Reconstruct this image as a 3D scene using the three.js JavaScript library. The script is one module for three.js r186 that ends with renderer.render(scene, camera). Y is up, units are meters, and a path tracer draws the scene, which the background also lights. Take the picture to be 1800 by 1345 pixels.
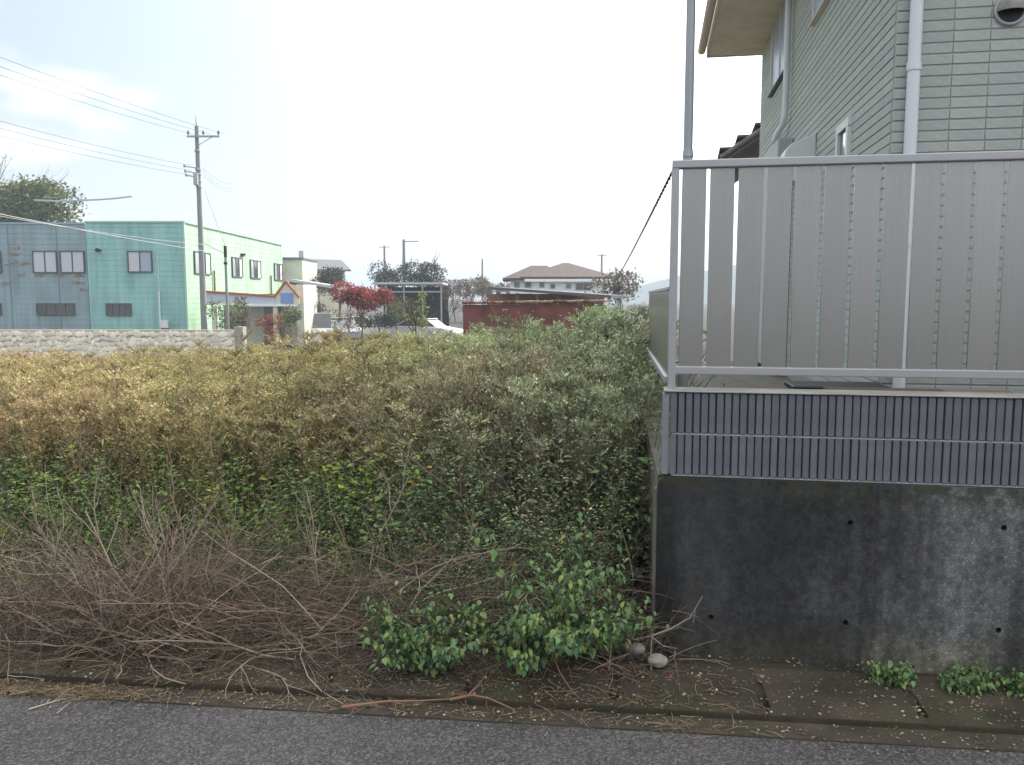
import * as THREE from 'three';
import { mergeGeometries } from 'three/addons/utils/BufferGeometryUtils.js';
import { RoundedBoxGeometry } from 'three/addons/geometries/RoundedBoxGeometry.js';

// ---------------------------------------------------------------- camera, sky, sun, exposure
const scene = new THREE.Scene();
const PITCH = 5.8 * Math.PI / 180, EYE = 1.65, F = 1440;
const camera = new THREE.PerspectiveCamera(50.06, 1024 / 765, 0.05, 6000);
camera.position.set(0, EYE, 0);
camera.rotation.x = -PITCH;
scene.add(camera);

const SUN_AZ = 40 * Math.PI / 180, SUN_EL = 33 * Math.PI / 180;
const sunDir = new THREE.Vector3(Math.sin(SUN_AZ) * Math.cos(SUN_EL), Math.sin(SUN_EL), -Math.cos(SUN_AZ) * Math.cos(SUN_EL));

// ---------------------------------------------------------------- noise
function rng(seed) {
  let a = seed >>> 0;
  return () => { a = (a + 0x6d2b79f5) | 0; let t = Math.imul(a ^ (a >>> 15), 1 | a); t = (t + Math.imul(t ^ (t >>> 7), 61 | t)) ^ t; return ((t ^ (t >>> 14)) >>> 0) / 4294967296; };
}
const hash = (x, y, s) => { let h = Math.imul(x, 374761393) ^ Math.imul(y, 668265263) ^ Math.imul(s, 1274126177); h = Math.imul(h ^ (h >>> 13), 1274126177); return ((h ^ (h >>> 16)) >>> 0) / 4294967296; };
const mod = (a, n) => ((a % n) + n) % n;
function vnoise(x, y, px, py, s) {
  const ix = Math.floor(x), iy = Math.floor(y), fx = x - ix, fy = y - iy, u = fx * fx * (3 - 2 * fx), v = fy * fy * (3 - 2 * fy);
  const g = (i, j) => hash(px ? mod(i, px) : i, py ? mod(j, py) : j, s);
  return (g(ix, iy) * (1 - u) + g(ix + 1, iy) * u) * (1 - v) + (g(ix, iy + 1) * (1 - u) + g(ix + 1, iy + 1) * u) * v;
}
function fbm(x, y, px, py, s, n = 4) {
  let a = 0.5, t = 0, w = 0;
  for (let i = 0; i < n; i++) { t += a * vnoise(x, y, px, py, s + i * 17); w += a; a *= 0.5; x *= 2; y *= 2; px *= 2; py *= 2; }
  return t / w;
}
const clamp = (x, a = 0, b = 1) => Math.min(b, Math.max(a, x)), smooth = (a, b, x) => { const t = clamp((x - a) / (b - a)); return t * t * (3 - 2 * t); }, lerp = (a, b, t) => a + (b - a) * t;
const rad = (d) => d * Math.PI / 180;

// sky: pale winter haze, brightest round the sun behind the house, faint blue away from it
{
  const W = 1024, H = 512, data = new Float32Array(W * H * 4), d = new THREE.Vector3();
  for (let r = 0; r < H; r++) for (let c = 0; c < W; c++) {
    const el = ((r + 0.5) / H - 0.5) * Math.PI, az = ((c + 0.5) / W - 0.5) * 2 * Math.PI;
    d.set(Math.cos(az) * Math.cos(el), Math.sin(el), Math.sin(az) * Math.cos(el));
    const y = Math.max(0, d.y), ang = Math.acos(clamp(d.dot(sunDir), -1, 1));
    const glow = 2.2 * Math.exp(-ang * ang / 0.42) + 0.4 * Math.exp(-ang * ang / 0.9), hor = Math.exp(-y * 4.2);
    let R = lerp(0.2, 0.74, hor), G = lerp(0.36, 0.78, hor), B = lerp(0.54, 0.82, hor);
    const k = 1.0 / (y + 0.12), cx = d.x * k, cz = d.z * k;
    const cl = smooth(0.43, 0.6, fbm(cx * 1.1 + 9, cz * 1.1 + 4, 0, 0, 370, 5)) * smooth(0.03, 0.2, d.y) * 0.9;
    R = lerp(R, 1.36, cl) + glow; G = lerp(G, 1.36, cl) + glow; B = lerp(B, 1.38, cl) + glow * 0.97;
    if (d.y < 0) { R = 0.25; G = 0.24; B = 0.22; }
    data.set([R, G, B, 1], (r * W + c) * 4);
  }
  const t = new THREE.DataTexture(data, W, H, THREE.RGBAFormat, THREE.FloatType);
  t.mapping = THREE.EquirectangularReflectionMapping; t.magFilter = THREE.LinearFilter; t.wrapS = THREE.RepeatWrapping; t.needsUpdate = true;
  scene.background = t; scene.environment = t;
}
const sun = new THREE.DirectionalLight(new THREE.Color(1, 0.93, 0.82), 4.3);
sun.position.copy(sunDir).multiplyScalar(120); sun.castShadow = true; sun.shadow.radius = 3;
Object.assign(sun.shadow.camera, { left: -60, right: 60, top: 60, bottom: -60, near: 1, far: 300 }); sun.shadow.mapSize.set(4096, 4096);
scene.add(sun, sun.target);
scene.fog = new THREE.FogExp2(0xe6f2ff, 0.0013);
const renderer = new THREE.WebGLRenderer({ antialias: true });
renderer.setSize(1024, 765); renderer.shadowMap.enabled = true;
renderer.toneMapping = THREE.LinearToneMapping; renderer.toneMappingExposure = 1.24;

// ---------------------------------------------------------------- helpers
const V = (x, y, z) => new THREE.Vector3(x, y, z);
const CP = Math.cos(PITCH), SP = Math.sin(PITCH);
function at(px, py, D) { const dx = (px - 900) / F, dy = (672.5 - py) / F, w = CP + dy * SP; return V(dx / w * D, EYE + (dy * CP - SP) / w * D, -D); }   // a place in metres from where it shows and how far off it is
function onPlane(px, py, p, n) { const q = at(px, py, 1), e = camera.position, d = q.sub(e), t = V().subVectors(p, e).dot(n) / d.dot(n); return d.multiplyScalar(t).add(e); }

const taken = new Map();
function numbered(n) { const k = taken.get(n) ?? -1; taken.set(n, k + 1); return k < 0 ? n : n + '_' + String(k + 1).padStart(3, '0'); }
function tag(o, label, category, group, kind) { if (label) o.userData.label = label; if (category) o.userData.category = category; if (group) o.userData.group = group; if (kind) o.userData.kind = kind; return o; }
function thing(name, label, category, pos = [0, 0, 0], ry = 0, group) { const o = new THREE.Group(); o.name = numbered(name); o.position.set(...pos); o.rotation.y = ry; scene.add(o); return tag(o, label, category, group); }
function mesh(name, geo, mat, parent = scene) { const m = new THREE.Mesh(geo, mat); m.name = parent === scene ? numbered(name) : name; m.castShadow = m.receiveShadow = true; parent.add(m); return m; }
function box(w, h, d, x = 0, y = 0, z = 0) { return new THREE.BoxGeometry(w, h, d).translate(x, y, z); }
function rbox(w, h, d, x, y, z, r = 0.004, s = 1) { return new RoundedBoxGeometry(w, h, d, s, r).translate(x, y, z); }
function cyl(r0, r1, h, n = 10) { return new THREE.CylinderGeometry(r1, r0, h, n).translate(0, h / 2, 0); }
function rod(a, b, r, n = 8, r2 = r) { const d = V().subVectors(b, a), g = cyl(r, r2, d.length(), n); g.applyQuaternion(new THREE.Quaternion().setFromUnitVectors(V(0, 1, 0), d.normalize())); return g.translate(a.x, a.y, a.z); }
const merge = (l) => mergeGeometries(l.map((g) => (g.index ? g.toNonIndexed() : g)).map((g) => { for (const k of Object.keys(g.attributes)) if (!['position', 'normal', 'uv'].includes(k)) g.deleteAttribute(k); return g; }));
function metreUV(g, s = 1) {                     // uv in metres from the dominant axis of each face
  g = g.index ? g.toNonIndexed() : g; const p = g.attributes.position, uv = new Float32Array(p.count * 2), a = V(), b = V(), c = V(), n = V();
  for (let i = 0; i < p.count; i += 3) {
    a.fromBufferAttribute(p, i); b.fromBufferAttribute(p, i + 1); c.fromBufferAttribute(p, i + 2); n.subVectors(b, a).cross(c.clone().sub(a));
    const ax = Math.abs(n.x), ay = Math.abs(n.y), az = Math.abs(n.z);
    [a, b, c].forEach((v, k) => { const [u, w] = ay >= ax && ay >= az ? [v.x, v.z] : ax > az ? [v.z, v.y] : [v.x, v.y]; uv[(i + k) * 2] = u * s; uv[(i + k) * 2 + 1] = w * s; });
  }
  g.setAttribute('uv', new THREE.BufferAttribute(uv, 2)); return g;
}
class MB {                                       // collects triangles with vertex colours
  constructor() { this.p = []; this.c = []; this.i = []; }
  v(x, y, z, c) { this.p.push(x, y, z); this.c.push(c[0], c[1], c[2]); return this.p.length / 3 - 1; }
  tri(a, b, c) { this.i.push(a, b, c); }
  leaf(o, d, n, L, W, c, fold = 0.25) {          // a pointed leaf folded along its midrib and drooping at the tip
    const s = V().crossVectors(d, n).normalize(), m = o.clone().addScaledVector(d, L * 0.45).addScaledVector(n, -W * fold), t = o.clone().addScaledVector(d, L).addScaledVector(n, -L * 0.18);
    const l = o.clone().addScaledVector(d, L * 0.4).addScaledVector(s, W * 0.5), r = o.clone().addScaledVector(d, L * 0.4).addScaledVector(s, -W * 0.5);
    const c2 = [c[0] * 0.88, c[1] * 0.88, c[2] * 0.88];
    const A = this.v(o.x, o.y, o.z, c2), M = this.v(m.x, m.y, m.z, c2), T = this.v(t.x, t.y, t.z, c), Lq = this.v(l.x, l.y, l.z, c), R = this.v(r.x, r.y, r.z, c);
    this.tri(A, M, Lq); this.tri(M, T, Lq); this.tri(A, R, M); this.tri(M, R, T);
  }
  blade(o, d, s, L, W, c) { const t = o.clone().addScaledVector(d, L), A = this.v(o.x - s.x * W / 2, o.y - s.y * W / 2, o.z - s.z * W / 2, c), B = this.v(o.x + s.x * W / 2, o.y + s.y * W / 2, o.z + s.z * W / 2, c), C = this.v(t.x, t.y, t.z, c); this.tri(A, B, C); }
  tube(pts, r0, r1, c, sides = 3) {
    const rings = [], d = V(), a = V(), b = V();
    pts.forEach((p, k) => {
      d.subVectors(pts[Math.min(k + 1, pts.length - 1)], pts[Math.max(k - 1, 0)]).normalize(); a.set(Math.abs(d.y) < 0.9 ? 0 : 1, Math.abs(d.y) < 0.9 ? 1 : 0, 0).cross(d).normalize(); b.crossVectors(d, a);
      const r = lerp(r0, r1, k / (pts.length - 1)), ring = [];
      for (let j = 0; j < sides; j++) { const t = j / sides * 2 * Math.PI, q = p.clone().addScaledVector(a, Math.cos(t) * r).addScaledVector(b, Math.sin(t) * r); ring.push(this.v(q.x, q.y, q.z, c)); }
      rings.push(ring);
    });
    for (let k = 0; k + 1 < rings.length; k++) for (let j = 0; j < sides; j++) { const e = (j + 1) % sides; this.tri(rings[k][j], rings[k][e], rings[k + 1][j]); this.tri(rings[k][e], rings[k + 1][e], rings[k + 1][j]); }
  }
  geo() { const g = new THREE.BufferGeometry(); g.setAttribute('position', new THREE.Float32BufferAttribute(this.p, 3)); g.setAttribute('color', new THREE.Float32BufferAttribute(this.c, 3)); g.setIndex(this.i); g.computeVertexNormals(); return g; }
}

// ---------------------------------------------------------------- textures and materials
const enc = (x) => 255 * (x <= 0.0031308 ? 12.92 * x : 1.055 * Math.pow(x, 1 / 2.4) - 0.055);
function tex(w, h, fn, srgb = true, wrap = THREE.RepeatWrapping) {
  const d = new Uint8Array(w * h * 4);
  for (let y = 0; y < h; y++) for (let x = 0; x < w; x++) { let c = fn(x / w, y / h, x, y); if (typeof c === 'number') c = [c, c, c]; const o = (y * w + x) * 4; for (let k = 0; k < 3; k++) d[o + k] = clamp(srgb ? enc(Math.max(0, c[k])) : c[k] * 255, 0, 255); d[o + 3] = 255; }
  const t = new THREE.DataTexture(d, w, h); t.colorSpace = srgb ? THREE.SRGBColorSpace : THREE.NoColorSpace; t.wrapS = t.wrapT = wrap; t.magFilter = THREE.LinearFilter; t.needsUpdate = true; return t;
}
const rep = (t, x, y = x) => { const c = t.clone(); c.repeat.set(x, y); c.needsUpdate = true; return c; };
const M = (c, roughness = 0.85, o = {}) => new THREE.MeshStandardMaterial({ color: new THREE.Color().setRGB(...c), roughness, ...o });
const grainT = tex(512, 512, (u, v, x, y) => 0.72 + 0.28 * fbm(u * 8, v * 8, 8, 8, 3, 5) + 0.12 * (hash(x, y, 4) - 0.5));
const grainB = tex(512, 512, (u, v, x, y) => 0.6 * fbm(u * 32, v * 32, 32, 32, 8, 3) + 0.4 * hash(x, y, 9), false);
const blotchT = tex(512, 512, (u, v) => 0.55 + 0.6 * fbm(u * 5, v * 5, 5, 5, 31, 6));
const asphaltT = tex(1024, 1024, (u, v, x, y) => {
  const n = fbm(u * 6, v * 6, 6, 6, 1, 4), s = vnoise(u * 190, v * 190, 190, 190, 2), s2 = vnoise(u * 300 + 7, v * 300, 300, 300, 12), sp = hash(x >> 1, y >> 1, 7);
  let g = 0.045 + 0.034 * (n - 0.5) + 0.12 * Math.max(0, s - 0.5) + 0.09 * Math.max(0, s2 - 0.55) - 0.05 * Math.max(0, 0.42 - s) - 0.03 * Math.max(0, 0.4 - s2);
  if (sp > 0.988) g += 0.09 + 0.14 * hash(x >> 1, y >> 1, 71);
  return [g * 1.0, g * 0.985, g * 0.99];
});
const asphaltB = tex(1024, 1024, (u, v, x, y) => 0.6 * vnoise(u * 190, v * 190, 190, 190, 2) + 0.4 * vnoise(u * 300 + 7, v * 300, 300, 300, 12), false);
const stainT = tex(2048, 1024, (u, v, x, y) => {           // retaining wall, 3 m by 1 m: rain stains, algae, bare flecks
  const X = u * 3, Y = v, st = fbm(X * 7, Y * 0.9, 21, 0, 41, 5), st2 = fbm(X * 26, Y * 1.5, 78, 0, 43, 3), bl = fbm(X * 3 + 5, Y * 3, 9, 0, 47, 5), fine = hash(x >> 1, y >> 1, 51), mid = vnoise(X * 60, Y * 60, 180, 0, 53);
  const right = 0.72 * smooth(0.3, 1.5, X + 0.5 * (bl - 0.5));
  let g = 0.029 + 0.075 * smooth(0.42, 0.75, st) * (0.35 + right) + 0.05 * right * smooth(0.35, 0.7, st2) + 0.03 * (bl - 0.4);
  g *= lerp(0.65, 1, smooth(0.02, 0.35, X)) * lerp(1.5, 1, smooth(0.02, 0.26, Y)) ;
  if (fine > 0.8) g *= 1.0 + 1.3 * (0.3 + right) * (fine - 0.8) * 5 * mid; { const f2 = hash(x >> 2, y >> 2, 52); if (f2 > 0.86) g *= 1 + 1.1 * (0.35 + right) * (f2 - 0.86) * 7; else if (f2 < 0.1) g *= 0.7; }
  g *= 0.55 + 0.5 * mid + 0.9 * Math.max(0, fbm(X * 22, Y * 17, 66, 0, 57, 3) - 0.38); g += 0.016 * smooth(0.45, 0.7, fbm(X * 5 + 3, Y * 1.6, 15, 0, 58, 4)) * (1 - right); g = Math.max(0.01, g);
  let c = [g, g * 1.0, g * 1.02];
  const low = 1 - smooth(0.05, 0.28, Y + 0.1 * (bl - 0.5)); c = [lerp(c[0], g * 1.1, low), lerp(c[1], g * 1.08, low), lerp(c[2], g * 0.82, low)];
  const moss = smooth(0.77, 0.85, Y + 0.09 * (bl - 0.5)) * smooth(0.42, 0.56, fbm(X * 24, Y * 20, 72, 0, 59, 4)); c = [lerp(c[0], 0.046, moss * 0.75), lerp(c[1], 0.05, moss * 0.75), lerp(c[2], 0.022, moss * 0.75)];
  return c;
}, true);
const dirtT = tex(1024, 1024, (u, v, x, y) => { const n = fbm(u * 7, v * 7, 7, 7, 61, 6), f = hash(x, y, 63), s = vnoise(u * 120, v * 120, 120, 120, 65); let g = 0.035 + 0.06 * (n - 0.35) + 0.05 * Math.max(0, s - 0.72) + 0.015 * (f - 0.5); const m = smooth(0.5, 0.7, fbm(u * 5 + 3, v * 5, 5, 5, 67, 5)); g = Math.max(0.012, g); return [g * lerp(1.12, 0.95, m), g * lerp(0.98, 1.0, m), g * lerp(0.8, 0.6, m)]; });
const weatherT = tex(512, 512, (u, v) => { const a = fbm(u * 40, v * 3, 40, 3, 171, 4), b = fbm(u * 6, v * 6, 6, 6, 173, 5), c = fbm(u * 90, v * 8, 90, 8, 175, 3), g = 0.55 + 0.36 * a + 0.34 * b + 0.14 * (c - 0.5); return [g * 1.02, g, g * 0.98]; });
const brushT = tex(512, 512, (u, v, x, y) => 0.86 + 0.16 * vnoise(u * 256, v * 3, 256, 3, 71) + 0.1 * (fbm(u * 4, v * 4, 4, 4, 73) - 0.5));

const m = {
  asphalt: M([1.45, 1.34, 1.29], 0.9, { map: rep(asphaltT, 0.7), bumpMap: rep(asphaltB, 0.7), bumpScale: 0.005 }),
  concrete: M([0.92, 0.9, 0.88], 0.92, { map: rep(stainT, 1 / 3, 1), bumpMap: rep(grainB, 2), bumpScale: 0.003 }),
  soil: M([1.0, 0.95, 0.9], 1, { map: rep(dirtT, 0.5), bumpMap: rep(grainB, 0.8), bumpScale: 0.02 }),
  slab: M([1.15, 1.02, 0.86], 0.95, { map: rep(dirtT, 0.83), bumpMap: rep(grainB, 2.3), bumpScale: 0.004 }),
  paleConc: M([0.42, 0.40, 0.37], 0.9, { map: rep(blotchT, 1.3), bumpMap: rep(grainB, 2), bumpScale: 0.002 }),
  apron: M([1.5, 1.36, 1.2], 0.95, { map: rep(dirtT, 1.1), bumpMap: rep(grainB, 2.3), bumpScale: 0.006 }),
  edgeConc: M([0.17, 0.155, 0.125], 0.92, { map: rep(blotchT, 1.9), bumpMap: rep(grainB, 2), bumpScale: 0.003 }),
  rib: [0, 1, 2, 3].map((k) => M([[0.168, 0.177, 0.2], [0.156, 0.167, 0.19], [0.18, 0.188, 0.208], [0.163, 0.173, 0.19]][k], 0.85, { map: rep(grainT, 3), bumpMap: rep(grainB, 6), bumpScale: 0.0015 })),
  ribBack: M([0.075, 0.085, 0.11], 0.9),
  mortar: M([0.46, 0.46, 0.48], 0.9, { map: rep(grainT, 3) }),
  slat: [0, 1, 2].map((k) => M([[0.38, 0.365, 0.345], [0.362, 0.349, 0.332], [0.396, 0.381, 0.36]][k], 0.27, { metalness: 0.75, map: rep(brushT, 2.5, 0.6) })),
  rail: M([0.4, 0.4, 0.41], 0.4, { metalness: 0.4 }),
  brick: [0, 1, 2, 3].map((k) => M([[0.57, 0.6, 0.555], [0.535, 0.575, 0.535], [0.6, 0.625, 0.575], [0.56, 0.59, 0.525]][k], 0.8, { map: rep(grainT, 4), bumpMap: rep(grainB, 5), bumpScale: 0.0025 })),
  joint: M([0.36, 0.41, 0.385], 0.9),
  plastic: M([0.72, 0.74, 0.78], 0.4),
  white: M([0.74, 0.74, 0.73], 0.6), soffit: M([0.8, 0.7, 0.6], 0.8, { map: rep(grainT, 1) }), fascia: M([0.62, 0.5, 0.45], 0.6),
  greyPaint: M([0.42, 0.42, 0.42], 0.6), dark: M([0.015, 0.015, 0.018], 0.6), steel: M([0.34, 0.35, 0.37], 0.45, { metalness: 0.5 }),
  glass: new THREE.MeshPhysicalMaterial({ color: new THREE.Color().setRGB(0.36, 0.43, 0.52), roughness: 0.38 }),
  paneDark: new THREE.MeshPhysicalMaterial({ color: new THREE.Color().setRGB(0.07, 0.075, 0.08), roughness: 0.12, clearcoat: 1, clearcoatRoughness: 0.05 }),
  pane: new THREE.MeshPhysicalMaterial({ color: new THREE.Color().setRGB(0.5, 0.52, 0.56), roughness: 0.15, clearcoat: 1, clearcoatRoughness: 0.05 }),
  frame: M([0.09, 0.085, 0.085], 0.5), rust: M([0.3, 0.17, 0.08], 0.9),
  teal: M([0.31, 0.58, 0.56], 0.75, { map: rep(weatherT, 0.11) }), blue: M([0.29, 0.4, 0.44], 0.75, { map: rep(weatherT, 0.12) }), mint: M([0.46, 0.73, 0.5], 0.75, { map: rep(weatherT, 0.13) }),
  roofDark: M([0.1, 0.1, 0.105], 0.7), roofBrown: M([0.105, 0.07, 0.06], 0.75, { map: rep(blotchT, 0.8) }), roofGrey: M([0.16, 0.165, 0.18], 0.7),
  cream: M([0.8, 0.78, 0.64], 0.8, { map: rep(grainT, 0.4) }), whiteWall: M([0.86, 0.87, 0.87], 0.8), redWall: M([0.22, 0.078, 0.066], 0.8, { map: rep(blotchT, 0.7) }), terracotta: M([0.4, 0.25, 0.19], 0.8, { map: rep(blotchT, 1) }),
  orange: M([0.5, 0.14, 0.04], 0.6), signBlue: M([0.2, 0.32, 0.62], 0.5), signPale: M([0.55, 0.6, 0.68], 0.6), wood: M([0.24, 0.16, 0.095], 0.8, { map: rep(grainT, 1.5) }),
  pole: M([0.3, 0.3, 0.31], 0.85, { map: rep(grainT, 1) }), wire: M([0.16, 0.16, 0.17], 0.7), paleWire: M([0.5, 0.5, 0.48], 0.7),
  bark: M([0.1, 0.075, 0.055], 0.95), stone: M([0.42, 0.4, 0.36], 0.95, { map: rep(blotchT, 2), bumpMap: rep(grainB, 4), bumpScale: 0.004 }),
  leaf: new THREE.MeshPhysicalMaterial({ color: 0xffffff, vertexColors: true, roughness: 0.96, transmission: 0.32, thickness: 0, side: THREE.DoubleSide }),
  gloss: new THREE.MeshPhysicalMaterial({ color: 0xffffff, vertexColors: true, roughness: 0.62, transmission: 0.12, thickness: 0, side: THREE.DoubleSide }),
  dry: new THREE.MeshStandardMaterial({ color: 0xffffff, vertexColors: true, roughness: 0.95, side: THREE.DoubleSide }),
  hill: M([0.07, 0.11, 0.1], 1),
};

// ---------------------------------------------------------------- ground, road, gutter
const GY = 0.035;
const groundY = (D) => D < 2.9 ? -0.25 : D < 3.35 ? lerp(-0.25, GY, (D - 2.9) / 0.45) : D < 14 ? GY : D < 36 ? lerp(GY, -1, (D - 14) / 22) : -1;
{
  const Ds = [-3000, 2.9, 3.35, 5, 9, 14, 18, 24, 30, 36, 60, 150, 600, 3000], Xs = [-3000, -200, -40, -8, 0, 8, 40, 200, 3000], p = [], uv = [], idx = [];
  for (const D of Ds) for (const X of Xs) { p.push(X, groundY(D), -(D - (D > 2.5 && D < 4 ? Math.max(-8, Math.min(8, X)) * 0.11 : 0))); uv.push(X, D); }
  for (let i = 0; i + 1 < Ds.length; i++) for (let j = 0; j + 1 < Xs.length; j++) { const a = i * Xs.length + j, b = a + 1, c = a + Xs.length, d = c + 1; idx.push(a, b, c, b, d, c); }
  const g = new THREE.BufferGeometry(); g.setAttribute('position', new THREE.Float32BufferAttribute(p, 3)); g.setAttribute('uv', new THREE.Float32BufferAttribute(uv, 2)); g.setIndex(idx); g.computeVertexNormals();
  tag(mesh('ground', g, m.soil), 'dark bare soil under the overgrown lot', 'ground', null, 'structure');
}
const GR = rad(-6.3);
{
  const road = mesh('road', metreUV(box(60, 0.12, 9, 0, -0.06, 4.62)), m.asphalt); road.position.set(0, 0, -3.17); road.rotation.y = GR;
  road.position.add(V(0, 0, 0)); tag(road, 'grey worn asphalt road along the bottom of the view', 'road', null, 'structure');
  const gutter = new THREE.Group(); gutter.name = numbered('gutter'); gutter.position.set(0, 0, -3.17); gutter.rotation.y = GR; scene.add(gutter);
  tag(gutter, 'row of dirty concrete drain covers between road and wall', 'gutter', null, 'structure');
  mesh('apron', metreUV(box(40, 0.08, 0.118, 0, -0.034, 0.06)), m.apron, gutter);
  mesh('channel_bed', metreUV(box(40, 0.06, 0.36, 0, -0.09, -0.2)), m.dark, gutter);
  const s = new THREE.Shape(), w = 0.297, d = 0.36, n = 0.019, a = 0.04, b = 0.25;
  s.moveTo(-w, 0); s.lineTo(w, 0); s.lineTo(w, a); s.quadraticCurveTo(w - n, a, w - n, a + 0.02); s.lineTo(w - n, b - 0.02); s.quadraticCurveTo(w - n, b, w, b); s.lineTo(w, d); s.lineTo(-w, d); s.lineTo(-w, b); s.quadraticCurveTo(-w + n, b, -w + n, b - 0.02); s.lineTo(-w + n, a + 0.02); s.quadraticCurveTo(-w + n, a, -w, a); s.closePath();
  const g = new THREE.ExtrudeGeometry(s, { depth: 0.075, bevelEnabled: true, bevelThickness: 0.008, bevelSize: 0.004, bevelSegments: 2 }).rotateX(-Math.PI / 2);
  const r = rng(5), geos = [0, 1, 2].map((k) => metreUV(g.clone().translate(k * 1.7, 0, k * 0.9)).translate(-k * 1.7, 0, -k * 0.9));
  for (let k = -7; k < 4; k++) { const c = mesh('drain_cover', geos[(k + 9) % 3], m.slab, gutter); c.position.set(0.41 + 0.3 + 0.6 * k, -0.05 + 0.006 * (r() - 0.5), -0.012 + 0.006 * (r() - 0.5)); c.rotation.x = rad(3.2 + r()); c.rotation.z = rad(0.8 * (r() - 0.5)); }
}

// ---------------------------------------------------------------- retaining wall with ribbed blocks and slat fence
const A = V(0.65, 0.0, -3.6), WR = rad(-9.7), RR = Math.atan2(0.124, 0.992);
const CT = 0.867, BT = 1.243;                                              // concrete top, block top
const wall = thing('retaining_wall', 'stained grey concrete retaining wall topped by two courses of ribbed bluish block', 'wall', [A.x, 0, A.z], WR);
{
  const L = 4.4, s = new THREE.Shape(); s.moveTo(0, -0.1); s.lineTo(L, -0.1); s.lineTo(L, CT - 0.004); s.lineTo(0.045, CT - 0.004); s.quadraticCurveTo(0.004, CT - 0.006, 0, CT - 0.06); s.closePath();
  for (const [px, py] of [[1250, 1085], [1487, 1095], [1755, 1108], [1495, 919], [1765, 928]]) { const q = wall.worldToLocal(onPlane(px, py, V(A.x, 0, A.z), V(Math.sin(WR), 0, Math.cos(WR)))); const h = new THREE.Path(); h.absellipse(q.x, q.y, 0.0115, 0.0125, 0, Math.PI * 2, true); s.holes.push(h); }
  wall.updateMatrixWorld();
  mesh('concrete_face', new THREE.ExtrudeGeometry(s, { depth: 0.05, bevelEnabled: false, curveSegments: 14 }).translate(0, 0, -0.05), m.concrete, wall);
  mesh('concrete_core', box(L - 0.01, CT + 0.09, 0.12, L / 2 + 0.005, (CT - 0.11) / 2, -0.113), m.dark, wall);
  // return along the plot boundary
  const ret = metreUV(box(0.16, CT + 0.09, 11.5, 0.08, (CT - 0.11) / 2, -5.76)); ret.rotateY(-(RR) - WR).translate(0.003, 0, -0.178 * 0);
  mesh('concrete_return', ret, m.edgeConc, wall).position.z = -0.052;
  mesh('edge_mortar', metreUV(rbox(0.022, CT - 0.06, 0.05, -0.004, (CT - 0.06) / 2 - 0.0, -0.03, 0.008)), m.edgeConc, wall);
  // block courses
  mesh('block_core', box(L - 0.06, BT - CT - 0.004, 0.1, L / 2 + 0.05, (BT + CT) / 2 - 0.002, -0.075), m.ribBack, wall);
  mesh('block_end', metreUV(rbox(0.03, BT - CT - 0.01, 0.13, 0.032, (BT + CT) / 2 - 0.003, -0.075, 0.006)), M([0.27, 0.27, 0.29], 0.9, { map: rep(grainT, 3) }), wall);
  mesh('cap_mortar', metreUV(merge([rbox(L - 0.02, 0.009, 0.15, L / 2 + 0.012, BT + 0.0035, -0.073, 0.005)])), m.paleConc, wall);
  const rb = metreUV(rbox(0.0272, 0.178, 0.024, 0, 0, 0, 0.0035, 2)), r = rng(11), pitch = 0.0333;
  const lines = [];
  for (const y0 of [CT + 0.006, CT + 0.194]) for (let k = 0; k < 128; k++) {
    const x = 0.066 + k * pitch; if (x > L - 0.05) break;
    const q = mesh('rib', rb, m.rib[Math.floor(r() * 4)], wall); q.position.set(x + 0.0012 * (r() - 0.5), y0 + 0.089, -0.018 + 0.003 * (r() - 0.5)); q.scale.x = 0.93 + 0.14 * r();
  }
  for (const y of [CT + 0.002, CT + 0.1885]) lines.push(rbox(L - 0.06, 0.009, 0.034, L / 2 + 0.03, y, -0.029, 0.003));
  mesh('mortar_line', metreUV(merge(lines)), m.mortar, wall);
}
const fence = thing('slat_fence', 'taupe aluminium privacy fence of wide vertical slats on the block wall', 'fence', [A.x, 0, A.z], WR);
{
  const y0 = 1.335, y1 = 2.235, L = 4.3, r = rng(21), g = metreUV(rbox(0.1038, y1 - y0 - 0.03, 0.012, 0, 0, 0, 0.003, 1));
  mesh('top_rail', rbox(L, 0.036, 0.05, L / 2 + 0.04, y1, -0.075, 0.006, 2), m.rail, fence);
  mesh('bottom_rail', rbox(L, 0.036, 0.04, L / 2 + 0.05, y0, -0.075, 0.005, 2), m.rail, fence);
  const post = rbox(0.034, y1 - BT - 0.01, 0.04, 0, (y1 + BT) / 2 - 0.008, 0, 0.005, 2);
  for (const x of [0.055, 2.06, 4.05]) mesh('post', post, m.rail, fence).position.set(x, 0, x < 1 ? -0.073 : -0.118);
  for (let k = 0; k < 34; k++) { const s = mesh('slat', g, m.slat[Math.floor(r() * 3)], fence); s.position.set(0.136 + 0.1195 * k + 0.0015 * (r() - 0.5), (y0 + y1) / 2, -0.077); s.rotation.z = rad(0.25 * (r() - 0.5)); s.rotation.y = rad(0.8 * (r() - 0.5)); }
}
const RD = V(0.124, 0, -0.992);                                            // boundary line running back from the corner
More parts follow.
